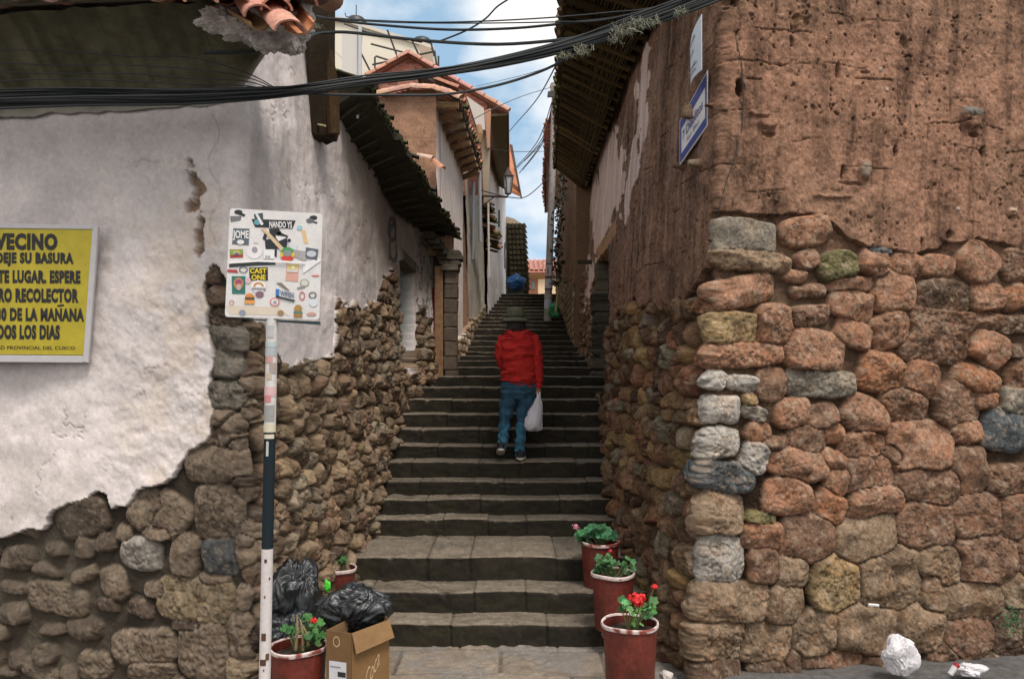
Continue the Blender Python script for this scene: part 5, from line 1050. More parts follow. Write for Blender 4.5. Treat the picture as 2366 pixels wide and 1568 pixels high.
# ================= POTS AND PLANTS =================
M_pot = mat('red_painted_plastic', (.125, .022, .014), .5, nscale=7, nvar=.38, speck=.25, bump=.12, bscale=40)
M_rimw = mat('chalky_rim', vcol=True, rough=.8, nscale=30, nvar=.3)
M_soil = mat('potting_soil', (.05, .032, .02), .98, nscale=40, nvar=.4, bump=.8, bscale=60)
M_leaf = mat('geranium_leaf', vcol=True, rough=.6, nscale=60, nvar=.2, spec=.4)
M_flow = mat('petals', vcol=True, rough=.7, nscale=80, nvar=.15)
GR = 'red tubs of geraniums beside the steps'
def pot(cx_px, rim_px, d, rad_px, zbase, label, leaves, flowers, seed, leafc=(.05, .16, .045), wear=.5):
    rnd = random.Random(seed); c = P(cx_px, rim_px, d); r = rad_px/FP*d; h = c.z-zbase
    t = empty('potted_geranium', (c.x, d, zbase), label, 'potted plant', GR)
    mb = MB(); mb.lathe([(.001, 0), (r*.80, 0), (r*.82, .012), (r*.93, h-.05), (r*.94, h-.028), (r*.975, h-.022), (r*.99, h-.004)], (c.x, d, zbase), 40, wob=.012, seed=seed); mb.lathe([(r*.92, h-.005), (r*.90, h-.06), (r*.87, h*.6)], (c.x, d, zbase), 40, wob=.012, seed=seed); p_ = mb.build('pot', M_pot, t, smooth=True)
    mb = MB(); n = 60
    prof = [(.915, -.006), (.935, .004), (.97, .007), (1.0, .002), (1.005, -.012), (.985, -.02)]
    vs = []; fs = []
    for k in range(n):
        a = 2*math.pi*k/n; w_ = 1+.008*math.sin(4*a+seed)
        for (q, z) in prof: vs.append((c.x+r*q*w_*math.cos(a), d+r*q*w_*math.sin(a), zbase+h+z+.004*math.sin(3*a+seed)))
    m_ = len(prof); fs = [(k*m_+j, ((k+1) % n)*m_+j, ((k+1) % n)*m_+j+1, k*m_+j+1) for k in range(n) for j in range(m_-1)]
    mb.add(vs, fs, (.25, .08, .06)); cc = []
    for k in range(n):
        for j in range(m_):
            wn = vn(np.array([k*.55]), np.array([j*.8+seed]), seed)[0]; cc.append(tuple((.62, .52, .49) if wn > 1-wear or j in (1,) and wn > .8-wear else (.22, .05, .035))+(1,))
    mb.c = cc; mb.build('rim', M_rimw, p_, smooth=True)
    mb = MB(); vs = [Vector((c.x, d, zbase+h-.045))]+[Vector((c.x+r*.9*math.cos(2*math.pi*k/24), d+r*.9*math.sin(2*math.pi*k/24), zbase+h-.055+rnd.uniform(-.008, .008))) for k in range(24)]
    mb.add(vs, [(0, k+1, (k+1) % 24+1) for k in range(24)]); mb.build('soil', M_soil, t)
    ms = MB(); ml = MB()
    for (x, y, n_, rad, spread) in leaves:      # clusters in picture units about (x, y)
        for k in range(int(n_*1.5)):
            q = P(x+rnd.gauss(0, spread), y+rnd.gauss(0, spread*.7), d+rnd.uniform(-.09, .09)); R0 = rad*rnd.uniform(.65, 1.25)/FP*d
            base = Vector((c.x+(q.x-c.x)*.25, d+(q.y-d)*.3, zbase+h-.04))
            if k % 2 == 0: ms.tube([base, base.lerp(q, .5)+Vector((0, 0, .01)), q], [.0045, .004, .002], 5, (.10, .14, .05))
            nr = Vector((rnd.gauss(0, .5), rnd.gauss(-.55, .4), rnd.uniform(.25, 1))).normalized(); u = nr.orthogonal().normalized(); v = nr.cross(u); ph_ = rnd.uniform(0, 6)
            vs = [q-nr*R0*.15]; m2 = 14
            for j in range(m2):
                a = 2*math.pi*j/m2; lob = 1+.13*math.cos(5*a+ph_)+rnd.uniform(-.04, .04)
                if j == 0: lob = .55
                vs.append(q+(u*math.cos(a)+v*math.sin(a))*R0*lob+nr*R0*.16*math.cos(5*a+ph_+1))
            col_ = np.array(leafc)*rnd.uniform(.55, 1.6)*np.array([rnd.uniform(.8, 1.5), 1, rnd.uniform(.7, 1.2)])
            ml.add(vs, [(0, j+1, (j+1) % m2+1) for j in range(m2)], col_)
    if ms.v: ms.build('stems', mat('plant_stem', vcol=True, rough=.8), t)
    ml.build('foliage', M_leaf, t, smooth=True)
    for (x, y, rad, c_) in flowers:
        mf = MB(); q = P(x, y, d-.03)
        for k in range(34):
            o_ = Vector((rnd.gauss(0, .42), rnd.gauss(0, .42), rnd.gauss(0, .36)))*rad/FP*d; nr = (o_+Vector((0, -.004, .002))).normalized(); u = nr.orthogonal().normalized(); v = nr.cross(u); r2 = rad*.38/FP*d
            mf.add([q+o_+(u*math.cos(a)+v*math.sin(a))*r2*rnd.uniform(.8, 1.15)+nr*r2*.2*math.cos(2*a) for a in [2*math.pi*j/7 for j in range(7)]], [tuple(range(7))], np.array(c_)*rnd.uniform(.7, 1.15))
        st_ = MB(); st_.tube([Vector((c.x+(q.x-c.x)*.3, d, zbase+h-.04)), q+Vector((0, .01, -.005))], .0035, 5, (.16, .19, .06)); fo = mf.build('flower', M_flow, t); st_.build('flower_stalk', mat('plant_stem', vcol=True, rough=.8), fo)
    return t
RED = (.75, .03, .03)
pot(1455, 1437, 5.05, 66, .0, 'red tub with chipped white rim and a bright red geranium, front one on the right', [(1443, 1392, 5, 11, 9), (1500, 1405, 6, 12, 9), (1512, 1383, 2, 10, 4), (1470, 1430, 6, 7, 14), (1462, 1400, 2, 7, 9)], [(1472, 1385, 17, RED), (1484, 1380, 11, RED), (1513, 1354, 8, RED)], 1, (.07, .2, .06), .62)
pot(1416, 1322, 5.95, 50.5, .165, 'red tub with thin pale rim and low bushy leaves, middle one on the right', [(1400, 1300, 26, 8, 11), (1440, 1305, 10, 7, 12), (1385, 1312, 8, 7, 6)], [(1410, 1272, 5, (.5, .03, .06))], 2, (.035, .12, .045), .85)
pot(1386, 1250, 6.50, 46, .335, 'red tub with round leaves and one pink bloom, highest one on the right', [(1345, 1236, 6, 12, 6), (1368, 1228, 6, 13, 6), (1402, 1232, 8, 13, 10), (1385, 1220, 6, 10, 10), (1340, 1250, 2, 7, 4)], [(1331, 1216, 8, (.75, .32, .4))], 3, (.035, .15, .06), .4)
pot(690, 1490, 4.78, 67, .0, 'red tub with straggly geranium and one small red bloom, left of the cardboard box', [(720, 1465, 16, 9, 14), (665, 1455, 8, 8, 9), (713, 1425, 5, 9, 5), (735, 1475, 8, 8, 8)], [(724, 1433, 8, RED)], 4, (.035, .13, .035), .5)
for (a, b) in (((683, 1490), (686, 1420)), ((700, 1492), (694, 1430)), ((712, 1480), (700, 1445))):
    mb = MB(); o = bpy.data.objects['potted_geranium.003']; mb.tube([P(a[0], a[1]+10, 4.72), P((a[0]+b[0])/2+3, (a[1]+b[1])/2, 4.7), P(b[0], b[1], 4.7)], [.009, .008, .005], 6, (.26, .2, .1)); mb.build('dry_stalk', M_wood, o)
pot(777, 1311, 6.45, 47, .335, 'red tub with white rim and dark trailing leaves, behind the black bags on the left', [(755, 1292, 22, 7, 16), (735, 1285, 12, 7, 12), (785, 1290, 14, 7, 10), (775, 1275, 8, 6, 10)], [], 5, (.03, .11, .03), .9)

# ================= RUBBISH =================
def rfold(v, seed, amp, f=2.2):
    n = mnoise.noise(v*1.3+Vector((seed, seed*2, 0))); wv = v+Vector((mnoise.noise(v*1.5+Vector((seed, 0, 0))), mnoise.noise(v*1.5+Vector((0, seed, 0))), mnoise.noise(v*1.5)))*.5
    r = abs(mnoise.noise(Vector((wv.x*3.6, wv.y*2, wv.z*1.5+seed)))); r2 = abs(mnoise.noise(Vector((wv.x*7+seed, wv.y*4, wv.z*3)))); r3 = abs(mnoise.noise(wv*9))
    return amp*(n*.9-r*.75-r2*.33-r3*.10)
def bag(name, c, rad, seed, m, label, cat, neck=None, amp=.25, sub=6, flat=None, group=None, parent=None, folds=True):
    bm = bmesh.new(); bmesh.ops.create_icosphere(bm, subdivisions=sub, radius=1.0); c = Vector(c)
    for v in bm.verts:
        p = v.co.copy(); dirn = p.normalized(); q = Vector((p.x*rad[0], p.y*rad[1], p.z*rad[2]))
        k = 1+rfold(dirn, seed, amp)
        if folds and neck is not None:
            nd = Vector(neck).normalized(); al_ = dirn.dot(nd); ang = math.atan2(dirn.cross(nd).x+.3*dirn.z, dirn.dot(nd.orthogonal())); cr_ = abs(math.sin(ang*6+3*mnoise.noise(dirn*2+Vector((seed, 0, 0)))))
            k += amp*.35*max(0, al_+.2)*(cr_-.6)
            if al_ > .80: q += nd*(al_-.80)*rad[2]*2.0; k *= 1-.55*(al_-.80)/.2
        q *= k
        if flat is not None and q.z < -flat*rad[2]: q.z = -flat*rad[2]+(q.z+flat*rad[2])*.15
        v.co = c+q
    me = bpy.data.meshes.new(name); bm.to_mesh(me); bm.free()
    for p in me.polygons: p.use_smooth = True
    o = link(name, me, m, parent)
    if label: tag(o, label, cat, group)
    return o
M_bag = mat('black_bin_liner', (.006, .0085, .011), .44, nscale=3, nvar=.2, bump=.2, bscale=12, bdist=.012, spec=.8)
B1 = empty('rubbish_bag', (-1.32, 5.25, .2), 'upright black bin bag slumped against the cobbles behind the front left tub', 'rubbish bag', 'black rubbish bags')
bag('sack', P(682, 1390, 5.35), (.205, .17, .30), 3, M_bag, None, None, neck=(.2, -.1, 1), amp=.30, flat=.95, parent=B1)
bag('lower_fold', P(672, 1470, 5.1), (.17, .12, .16), 8, M_bag, None, None, neck=(-.3, 0, 1), amp=.34, parent=B1)
B2 = empty('rubbish_bag', (-1.0, 4.95, .5), 'black bin bag tied with a green knot lying in the cardboard box', 'rubbish bag', 'black rubbish bags')
bag('sack', P(816, 1403, 4.93), (.245, .17, .16), 5, M_bag, None, None, neck=(-.75, -.1, .75), amp=.26, parent=B2)
bag('green_knot', P(757, 1352, 4.84), (.022, .018, .040), 9, mat('green_plastic', (.06, .5, .03), .4), None, None, amp=.5, sub=4, parent=B2)
M_lump = mat('crumbling_plaster', (.60, .55, .53), .95, nscale=9, nvar=.45, bump=.6, bscale=35, bdist=.02, speck=.2)
def lump(c, rad, seed):
    bm = bmesh.new(); bmesh.ops.create_icosphere(bm, subdivisions=6, radius=1.0)
    for v in bm.verts:
        n = v.co.normalized(); k = 1+.42*mnoise.fractal(n*1.6+Vector((seed, 0, 0)), .8, 2.2, 6)-.18*abs(mnoise.noise(n*5+Vector((0, seed, 0))))
        v.co = c+Vector((n.x*rad[0]*k, n.y*rad[1]*k, n.z*rad[2]*k))
    me = bpy.data.meshes.new('broken_plaster'); bm.to_mesh(me); bm.free()
    for p in me.polygons: p.use_smooth = True
    return link('broken_plaster', me, M_lump, house_l)
lump(P(610, 62, 4.86), (.23, .16, .125), 4.0); lump(P(525, 48, 4.84), (.17, .13, .075), 9.0); lump(P(672, 78, 4.92), (.11, .12, .12), 14.0); lump(P(700, 40, 4.98), (.06, .08, .12), 17.0)
# cardboard box
box = empty('cardboard_box', (-.93, 4.8, 0), 'open brown cardboard box with a white label holding a black bag, left of the steps', 'box')
M_card = mat('cardboard', vcol=True, rough=.9, nscale=12, nvar=.12, bump=.15, speck=.06)
bx0, bx1, bx2 = P(755, 1455, 4.66), P(812, 1462, 4.60), P(898, 1430, 4.78)
def dn(p, z=0.0): return Vector((p.x, p.y, z))
bk = bx0+(bx2-bx1)*1.0
mb = MB()
for a, b, c in ((bx0, bx1, (.15, .08, .03)), (bx1, bx2, (.19, .102, .037)), (bx2, Vector((bx2.x-.13, bx2.y+.26, bx2.z)), (.21, .12, .05)), (Vector((bx2.x-.13, bx2.y+.26, bx2.z)), bx0, (.21, .12, .05))):
    n_ = (b-a).cross(Vector((0, 0, 1))).normalized()*.004; mb.hexa([a, b, dn(b), dn(a)], n_, c)
mb.build('carton', M_card, box)
mb = MB(); nn = (bx2-bx1).cross(Vector((0, 0, 1))).normalized()
if nn.y > 0: nn = -nn
fl = [bx1+nn*.004, bx2+nn*.004, bx2+nn*.035+Vector((.012, 0, -.098)), bx1+nn*.03+Vector((.01, 0, -.112))]; mb.hexa(fl, nn*.004, (.22, .125, .052)); mb.build('flap', M_card, box)
mb = MB(); mb.hexa([bx0+Vector((.004, .006, -.002)), bx1+Vector((0, .006, -.002)), bx1+Vector((-.01, .05, -.09)), bx0+Vector((.02, .05, -.09))], (0, .003, 0), (.16, .09, .04)); mb.build('flap', M_card, box)
n1_ = (bx1-bx0).cross(Vector((0, 0, 1))).normalized(); n1_ = n1_ if n1_.y < 0 else -n1_
def fb(u, v, off=.006): return (bx0.lerp(bx1, u))+n1_*off+Vector((0, 0, -v*bx0.z))
mb = MB(); mb.add([fb(.12, .30), fb(.82, .30), fb(.82, .52), fb(.12, .52)], [(0, 1, 2, 3)], (.55, .55, .58)); lb = mb.build('label', M_card, box)
mb = MB(); mb.add([fb(.48, .40, .008), fb(.80, .40, .008), fb(.80, .45, .008), fb(.48, .45, .008)], [(0, 1, 2, 3)], (.02, .02, .02)); mb.add([fb(.18, .35, .008), fb(.6, .35, .008), fb(.6, .36, .008), fb(.18, .36, .008)], [(0, 1, 2, 3)], (.2, .2, .22)); mb.build('print', M_card, box)
mb = MB()
vs = []
for k in range(25):
    a = 2*math.pi*k/24
    for r in (.8, 1.0): vs.append(fb(.42+.14*r*math.cos(a), .10+.055*r*math.sin(a)))
mb.add(vs, [(2*k, 2*k+1, 2*k+3, 2*k+2) for k in range(24)], (.5, .38, .22)); mb.build('round_stamp', M_card, box)
def fc(u, v, off=.006): return bx1.lerp(bx2, u)+nn*off+Vector((0, 0, -v*bx1.z))
mb = MB(); put_text(mb, 'Coca', lambda x, y: fc(.5+(x-.5)*.55+.10*(.65-y), .40+(y-.4)*1+.0*x-(x-.5)*.32), .2, .9, .35, .55, -.008, (.52, .40, .25)); mb.build('print', M_card, box)
# bottle with red cap standing in the box
bt = empty('plastic_bottle', P(893, 1420, 4.95), 'clear plastic bottle with a red cap poking out behind the black bag', 'bottle')
c = P(885, 1384, 4.95); mb = MB(); mb.lathe([(.013, .008), (.013, -.012), (.02, -.03), (.036, -.07), (.037, -.2), (.03, -.23), (.001, -.235)], c, 16); mb.build('bottle', mat('clear_plastic', (.5, .5, .45), .15, trans=.7), bt, smooth=True)
mb = MB(); mb.lathe([(.0005, .022), (.0155, .020), (.017, .004), (.016, -.004)], c, 16); mb.build('cap', mat('red_cap', (.65, .02, .02), .4), bt, smooth=True)
# green bag beside the pole base, blue bundle at the top of the stairs
bag('green_bag', P(1280, 716, 16.6), (.13, .12, .16), 21, mat('green_film', (.015, .26, .10), .35, nscale=20, nvar=.3, spec=.7), 'small bright green plastic bag at the foot of the concrete pole', 'plastic bag', amp=.5, sub=5)
blue = bag('blue_bundle', P(1193, 652, 24.2), (.30, .2, .25), 25, mat('blue_tarp', (.008, .08, .22), .5, nscale=12, nvar=.35, spec=.5), 'blue tarpaulin bundle at the very top of the steps', 'bundle', amp=.32, sub=5)
mb = MB(); o = blue
mb.box(P(1190, 676, 24.3), (.5, .3, .12), col_=(.04, .06, .05), jit=.03); tag(mb.build('dark_bundle', M_wood, None), 'dark sack under the blue tarpaulin bundle at the top of the steps', 'bundle')
# crumpled white litter against the right wall
M_lit = mat('white_film', (.62, .60, .62), .55, nscale=14, nvar=.15, bump=.5, bscale=30, bdist=.015)
bag('white_bag', P(2078, 1512, 5.24), (.118, .08, .14), 33, M_lit, 'large crumpled white plastic bag against the foot of the right wall', 'plastic bag', amp=.30, sub=6, flat=.9)
bag('white_bag', P(2243, 1546, 5.26), (.10, .06, .045), 37, M_lit, 'flat crumpled white plastic bag lying at the far right of the pavement', 'plastic bag', amp=.4, sub=5, flat=.7)
mb = MB(); a = P(2195, 1556, 5.2); mb.tube([a, a+Vector((.035, 0, .05))], [.018, .02], 8, (.62, .6, .6)); mb.tube([a+Vector((.035, 0, .05)), a+Vector((.05, 0, .065))], .021, 8, (.35, .02, .03)); tag(mb.build('paper_cup', M_paint, None, smooth=True), 'small white and red paper cup lying beside the flat white bag', 'cup')
bag('white_stone', P(1540, 1562, 5.22), (.045, .04, .045), 41, mat('pale_rock', (.5, .46, .42), .9, nscale=20, nvar=.3, bump=.5), 'pale broken stone behind the front right tub', 'stone', amp=.3, sub=4)
mb = MB(); mb.tube([P(2006, 1396, 5.33), P(2030, 1398, 5.33)], .011, 6, (.6, .58, .56)); tag(mb.build('paper_scrap', M_paint, None), 'scrap of white paper wedged between stones of the right wall', 'paper scrap')
bag('tan_rock', P(1400, 1463, 5.95), (.035, .03, .04), 43, M_core, 'small tan rock beside the lowest step by the front right tub', 'stone', amp=.3, sub=4)
# ================= CONCRETE POLE, LANTERN =================
up = empty('utility_pole', P(1265, 760, 17.6), 'grey concrete utility pole with pasted bills beside the steps, right side', 'utility pole')
M_conc = mat('concrete', vcol=True, rough=.9, nscale=12, nvar=.25, bump=.3)
a, b = P(1283, 196, 17.6), P(1264, 770, 17.6); mb = MB(); n_ = 14; mb.tube([a.lerp(b, i/n_) for i in range(n_+1)], [.070+.012*i/n_ for i in range(n_+1)], 16, (.33, .30, .29)); pol = mb.build('pole', M_conc, up, smooth=True)
def bill(y0, y1, c, nm='pasted_bill'):
    mb = MB(); vs = []
    for i in range(9):
        an = R(-80+160*i/8)
        for y in (y0, y1):
            p = a.lerp(b, (y-196)/574.0); vs.append(p+Vector((math.sin(an), -math.cos(an), 0))*.088)
    mb.add(vs, [(2*i, 2*i+1, 2*i+3, 2*i+2) for i in range(8)], c); return mb.build(nm, M_paint, up)
bill(613, 638, (.55, .5, .52)); bill(646, 667, (.5, .5, .58)); bill(692, 713, (.5, .53, .66)); bill(610, 612, (.02, .02, .02), 'strap'); bill(639, 642, (.02, .02, .02), 'strap'); bill(667, 670, (.02, .02, .02), 'strap'); bill(680, 690, (.42, .40, .38))
mb = MB(); vs = []; 
for i in range(3): mb.add([a.lerp(b, (y-196)/574.0)+Vector((x, -.094, 0)) for x, y in ((-.04+.03*0, 617), (-.02, 617), (-.02, 634), (-.04, 634))], [(0, 1, 2, 3)], (.5, .05, .06))
mb.build('print', M_paint, up)
mb = MB(); mb.box(P(1280, 205, 17.5), (.16, .16, .22), col_=(.3, .26, .22), jit=.02); mb.box(P(1276, 218, 17.45), (.2, .1, .12), col_=(.06, .06, .06), jit=.02); mb.build('cable_bracket', M_conc, up)
lan = empty('wall_lantern', P(1106, 452, 15.4), 'old iron wall lantern with glass sides on a bracket, left side of the lane', 'lamp')
M_iron = mat('rusty_iron', (.07, .045, .035), .8, nscale=30, nvar=.3)
mb = MB(); mb.tube([P(1106, 452, 15.4), P(1172, 455, 15.3), P(1174, 449, 15.3)], .022, 6); mb.tube([P(1110, 478, 15.4), P(1142, 455, 15.35)], .012, 5); mb.build('bracket', M_iron, lan)
cl = P(1174, 448, 15.3); mb = MB(); k_ = 15.3/FP
def ring(r, z): return [cl+Vector((r*k_*math.cos(R(45+90*i+22)), r*k_*math.sin(R(45+90*i+22)), z*k_)) for i in range(4)]
r0, r1, r2 = ring(7, 0), ring(13, 41), ring(5, 55)
for i in range(4): mb.tube([r0[i], r1[i]], .011, 5); mb.tube([r0[i], r0[(i+1) % 4]], .011, 5); mb.tube([r1[i], r1[(i+1) % 4]], .014, 5)
mb.add(r1+r2, [(i, (i+1) % 4, 4+(i+1) % 4, 4+i) for i in range(4)]+[(4, 5, 6, 7)]); mb.tube([cl+Vector((0, 0, 55*k_)), cl+Vector((0, 0, 62*k_))], [.03, .01], 6); mb.build('lantern_frame', M_iron, lan)
mb = MB(); mb.add(r0+r1, [(i, (i+1) % 4, 4+(i+1) % 4, 4+i) for i in range(4)]); mb.build('glass', mat('old_glass', (.75, .78, .78), .15, trans=.75), lan)

# ================= CABLES =================
M_cab = mat('black_cable', (.014, .018, .02), .6, nscale=60, nvar=.2)
def smooth_pts(cp, n=40):
    cp = [P(*c) for c in cp]; out = []; m = len(cp)
    for i in range(m-1):
        p0 = cp[max(i-1, 0)]; p1 = cp[i]; p2 = cp[i+1]; p3 = cp[min(i+2, m-1)]; k = max(2, n//(m-1))
        for j in range(k):
            t = j/k; out.append(.5*((2*p1)+(p2-p0)*t+(2*p0-5*p1+4*p2-p3)*t*t+(3*p1-p0-3*p2+p3)*t**3))
    out.append(cp[-1]); return out
def cable(cp, r, label, grp=None, n=44):
    mb = MB(); mb.tube(smooth_pts(cp, n), r, 7); o = mb.build('cable', M_cab, None, smooth=True); tag(o, label, 'cable', grp or 'cables strung across the lane'); return o
main = [(-60, 228, 4.98), (180, 222, 4.96), (420, 222, 4.95), (600, 216, 4.95), (700, 206, 5.0), (850, 185, 5.15), (1000, 170, 5.25), (1150, 145, 5.3), (1300, 108, 5.25), (1420, 70, 5.2), (1540, 28, 5.15), (1640, -8, 5.12), (1900, -110, 5.1)]
rc = random.Random(3)
offs = [(-7, 0), (-3, 5), (2, -4), (6, 3), (-1, -8), (4, 8), (0, 11), (8, -2), (-5, 9), (3, 2), (-8, -5), (1, 6)]
for i, (oy, od) in enumerate(offs):
    ph = rc.uniform(0, 6); cp = []
    for j, (x, y, d) in enumerate(main):
        sp_ = np.interp(x, [-60, 400, 700, 1000, 1250, 1500, 1900], [2.6, 2.4, 1.1, 1.1, 1.4, 2.2, 2.8])
        cp.append((x, y+oy*sp_+2.5*math.sin(ph+j*1.3)+(3 if x < 500 else 0), d+od*.004+.01*math.sin(ph*2+j)))
    cable(cp, rc.choice([.006, .008, .010, .012]), 'black cable among those bundled thickly from the left cornice across to the right wall', 'bundled cables sagging across the lane')
for k in range(5):     # loose strands lying on the dark cornice
    y0 = 120+22*k; cp = [(-60, y0+rc.uniform(-6, 6), 4.93), (120, y0+rc.uniform(-4, 9), 4.95), (300, y0+rc.uniform(-4, 9)+4, 4.95), (430, y0+rc.uniform(-6, 6)+12, 4.95), (560, 165+11*k, 4.95), (640, 205+2*k, 4.97)]
    cable(cp, .0035, 'thin loose strand looping along the dark cornice above the bundled cables', 'loose strands on the cornice')
cable([(735, 40, 6.3), (850, 47, 6.2), (1000, 52, 6), (1150, 48, 5.9), (1300, 39, 5.7), (1420, 28, 5.6), (1500, 20, 5.5), (1640, -10, 5.4)], .0055, 'uppermost thin black cable spanning the lane from the timber post')
cable([(735, 42, 6.3), (900, 52, 6.1), (1100, 54, 6), (1290, 51, 5.8), (1400, 46, 5.6), (1560, 5, 5.4), (1640, -25, 5.4)], .005, 'second thin black cable from the top, nearly level over the lane')
cable([(730, 38, 6.3), (800, 50, 6.3), (900, 60, 6.2), (1040, 69, 6.1), (1180, 66, 5.9), (1300, 55, 5.8), (1430, 40, 5.6), (1560, 5, 5.4), (1640, -20, 5.4)], .010, 'thick black cable, third from the top over the lane')
cable([(470, 122, 4.75), (600, 118, 4.9), (690, 95, 5.4), (735, 78, 6.2), (800, 75, 6.3), (900, 86, 6.2), (1000, 96, 6.1), (1150, 103, 6), (1300, 92, 5.8), (1420, 72, 5.6), (1560, 25, 5.35)], .0125, 'thickest single black cable sagging from the timber post over the lane')
cable([(600, 212, 4.97), (750, 218, 5.05), (900, 220, 5.15), (1030, 218, 5.25), (1150, 197, 5.3), (1250, 165, 5.3), (1320, 130, 5.3), (1400, 90, 5.25), (1480, 50, 5.2)], .009, 'lowest single black cable dipping below the thick bundle')
cable([(1190, -10, 9), (1150, 15, 9), (1120, 45, 9), (1075, 72, 9), (1010, 98, 9)], .010, 'black cable rising steeply to the top of the sky gap')
for k, (x0, y0, x1, y1) in enumerate([(1278, 240, 1195, 388), (1276, 238, 1200, 400), (1275, 236, 1178, 402), (1279, 245, 1212, 372), (1277, 242, 1208, 392)]):
    d0, d1 = 17.5, 24; cp = [(x0, y0, d0), ((x0+x1)/2+14, (y0+y1)/2+10, 20), (x1, y1, d1)]; cable(cp, .011, 'thin distant wire fanning down from the head of the concrete pole', 'wires fanning from the concrete pole', 16)
cable([(1280, 200, 17.5), (1200, 225, 14), (1120, 262, 12), (1040, 306, 11)], .006, 'pale thin wire from the concrete pole down to the white house wall')
cable([(1272, 405, 17.5), (1220, 452, 17), (1180, 456, 15.6), (1112, 440, 15)], .010, 'thin wire looping from the concrete pole to the wall lantern')
cable([(1262, 350, 18), (1180, 350, 16), (1118, 341, 15.3)], .006, 'thin level wire between the pier and the far right roof')
cable([(1330, 110, 7), (1280, 150, 9), (1200, 176, 12), (1100, 200, 15)], .004, 'fine wire crossing under the thick bundle to the brick gable')
cable([(1310, 100, 6.5), (1240, 230, 12), (1180, 300, 18), (1120, 372, 23)], .008, 'fine wire slanting down over the clouds towards the far houses')
# wires along the right wall
def wcable(pts, r, label, s1=SC+8): 
    mb = MB(); pts = [wr.at(x, y, 0, s1, .025) for x, y in pts]; mb.tube(pts, r, 6); tag(mb.build('cable', M_cab, None, smooth=True), label, 'cable', 'cables fixed to the adobe house')
for k in range(6): wcable([(1478+9*k, 95+4*k), (1462+5*k, 200), (1440+3*k, 260), (1412+3*k, 310)], rc.choice([.005, .008]), 'black cable in the sheaf hanging down the adobe beside the eaves')
wcable([(1410, 308), (1417, 325), (1412, 420), (1404, 520), (1393, 600)], .012, 'black cable running down the pale plaster to the doorway')
wcable([(1403, 338), (1418, 305)], .014, 'short black cable end sticking out under the sheaf')
for k in range(5): wcable([(1515+8*k, 80), (1518+7*k, 120+5*k), (1524+5*k, 168)], .007, 'dark frayed cable end hanging near the white street plate')
mb = MB(); pts = [wr.at(x, y, 0, SC+.2, .012) for x, y in [(1690, 15), (1700, 90), (1714, 150), (1718, 230), (1714, 300), (1700, 360), (1678, 420), (1662, 480), (1655, 520)]]; mb.tube(pts, .0035, 5); tag(mb.build('cable', M_cab), 'fine wire wandering down the adobe corner', 'cable', 'cables fixed to the adobe house')
# tufts of air plant growing on the cables
M_tuft = mat('air_plant', vcol=True, rough=.9)
for (x, y, d, s_, n_) in [(1345, 118, 5.15, 22, 130), (1305, 128, 5.15, 16, 80), (1440, 72, 5.1, 26, 190), (1475, 55, 5.1, 22, 150), (1510, 50, 5.1, 18, 90), (1570, 28, 5.05, 18, 90), (1420, 95, 5.15, 14, 60), (735, 62, 6.25, 14, 70)]:
    mb = MB(); c = P(x, y, d)
    for k in range(n_):
        a = c+Vector((rc.gauss(0, .45), rc.gauss(0, .25), rc.gauss(0, .22)))*s_/FP*d; dv = Vector((rc.gauss(0, 1), rc.gauss(0, .8), rc.gauss(-.1, 1))).normalized()*s_*rc.uniform(.35, .9)/FP*d
        mid = a+dv*.5+Vector((rc.gauss(0, .004), 0, .006)); w_ = Vector((.0016, 0, .0010)); colr = np.array([.17, .17, .12])*rc.uniform(.35, 1.7)
        mb.add([a-w_, a+w_, mid+w_, mid-w_, a+dv], [(0, 1, 2, 3), (3, 2, 4)], colr)
    tag(mb.build('air_plant', M_tuft), {1345: 'grey tuft of air plant on the thick cables nearest the sky gap', 1305: 'small air plant tuft where the bundle meets the right eaves', 1440: 'largest air plant tuft on the cables under the right eaves', 1475: 'air plant tuft just right of the largest one on the cables', 1510: 'thin air plant tuft between the largest one and the white street plate', 1570: 'air plant tuft closest to the white street plate', 1420: 'small air plant tuft hanging below the largest one', 735: 'air plant tuft on the timber post at the left eaves'}[x], 'air plant', 'air plants on the cables')
# vines on the upper right house and pole
mb = MB()
for k in range(420):
    t = rc.random(); y = 360+t*300; d = 14.3+rc.random()*3.0; x = np.interp(y, [360, 480, 660], [1303, 1293, 1287])+rc.gauss(0, 6.5)
    c = P(x, y, d); u = Vector((rc.gauss(0, 1), rc.gauss(0, 1), rc.gauss(0, 1))).normalized()*.05; v = u.orthogonal().normalized()*.035; mb.add([c-u, c-v, c+u, c+v], [(0, 1, 2, 3)], np.array([.03, .03, .016])*rc.uniform(.3, 1.8)+(np.array([.1, .015, 0]) if rc.random() < .06 else 0))
tag(mb.build('creeper', M_leaf), 'dark leafy creeper hanging between the concrete pole and the right eaves', 'creeper')
mb = MB(); mb.tube([P(1362/1*1.0, 652, 14.2)-Vector((.0, 0, 0)), P(1358, 652, 14.2)], .01, 4)
mb = MB(); mb.tube([P(1292, 640, 15.0), P(1287, 690, 15.0), P(1284, 722, 15.0)], .022, 6, (.36, .32, .15)); tag(mb.build('stick', M_wood), 'pale upright stick leaning on the right wall behind the green bag', 'stick')
mb = MB(); c = P(1352, 606, 12.2); mb.box(c, (.22, .05, .05), col_=(.05, .04, .03), jit=.01); mb.build('wooden_peg', M_wood, house_r)
for k in range(3): pass
mb = MB()
for k in range(150):
    c = P(2340+rc.gauss(0, 12), 1430+rc.gauss(0, 18), 5.42); u = Vector((rc.gauss(0, 1), rc.gauss(0, .5), rc.gauss(0, 1))).normalized()*.012; v = u.orthogonal().normalized()*.006; mb.add([c-u, c-v, c+u, c+v], [(0, 1, 2, 3)], np.array([.03, .09, .03])*rc.uniform(.5, 1.6))
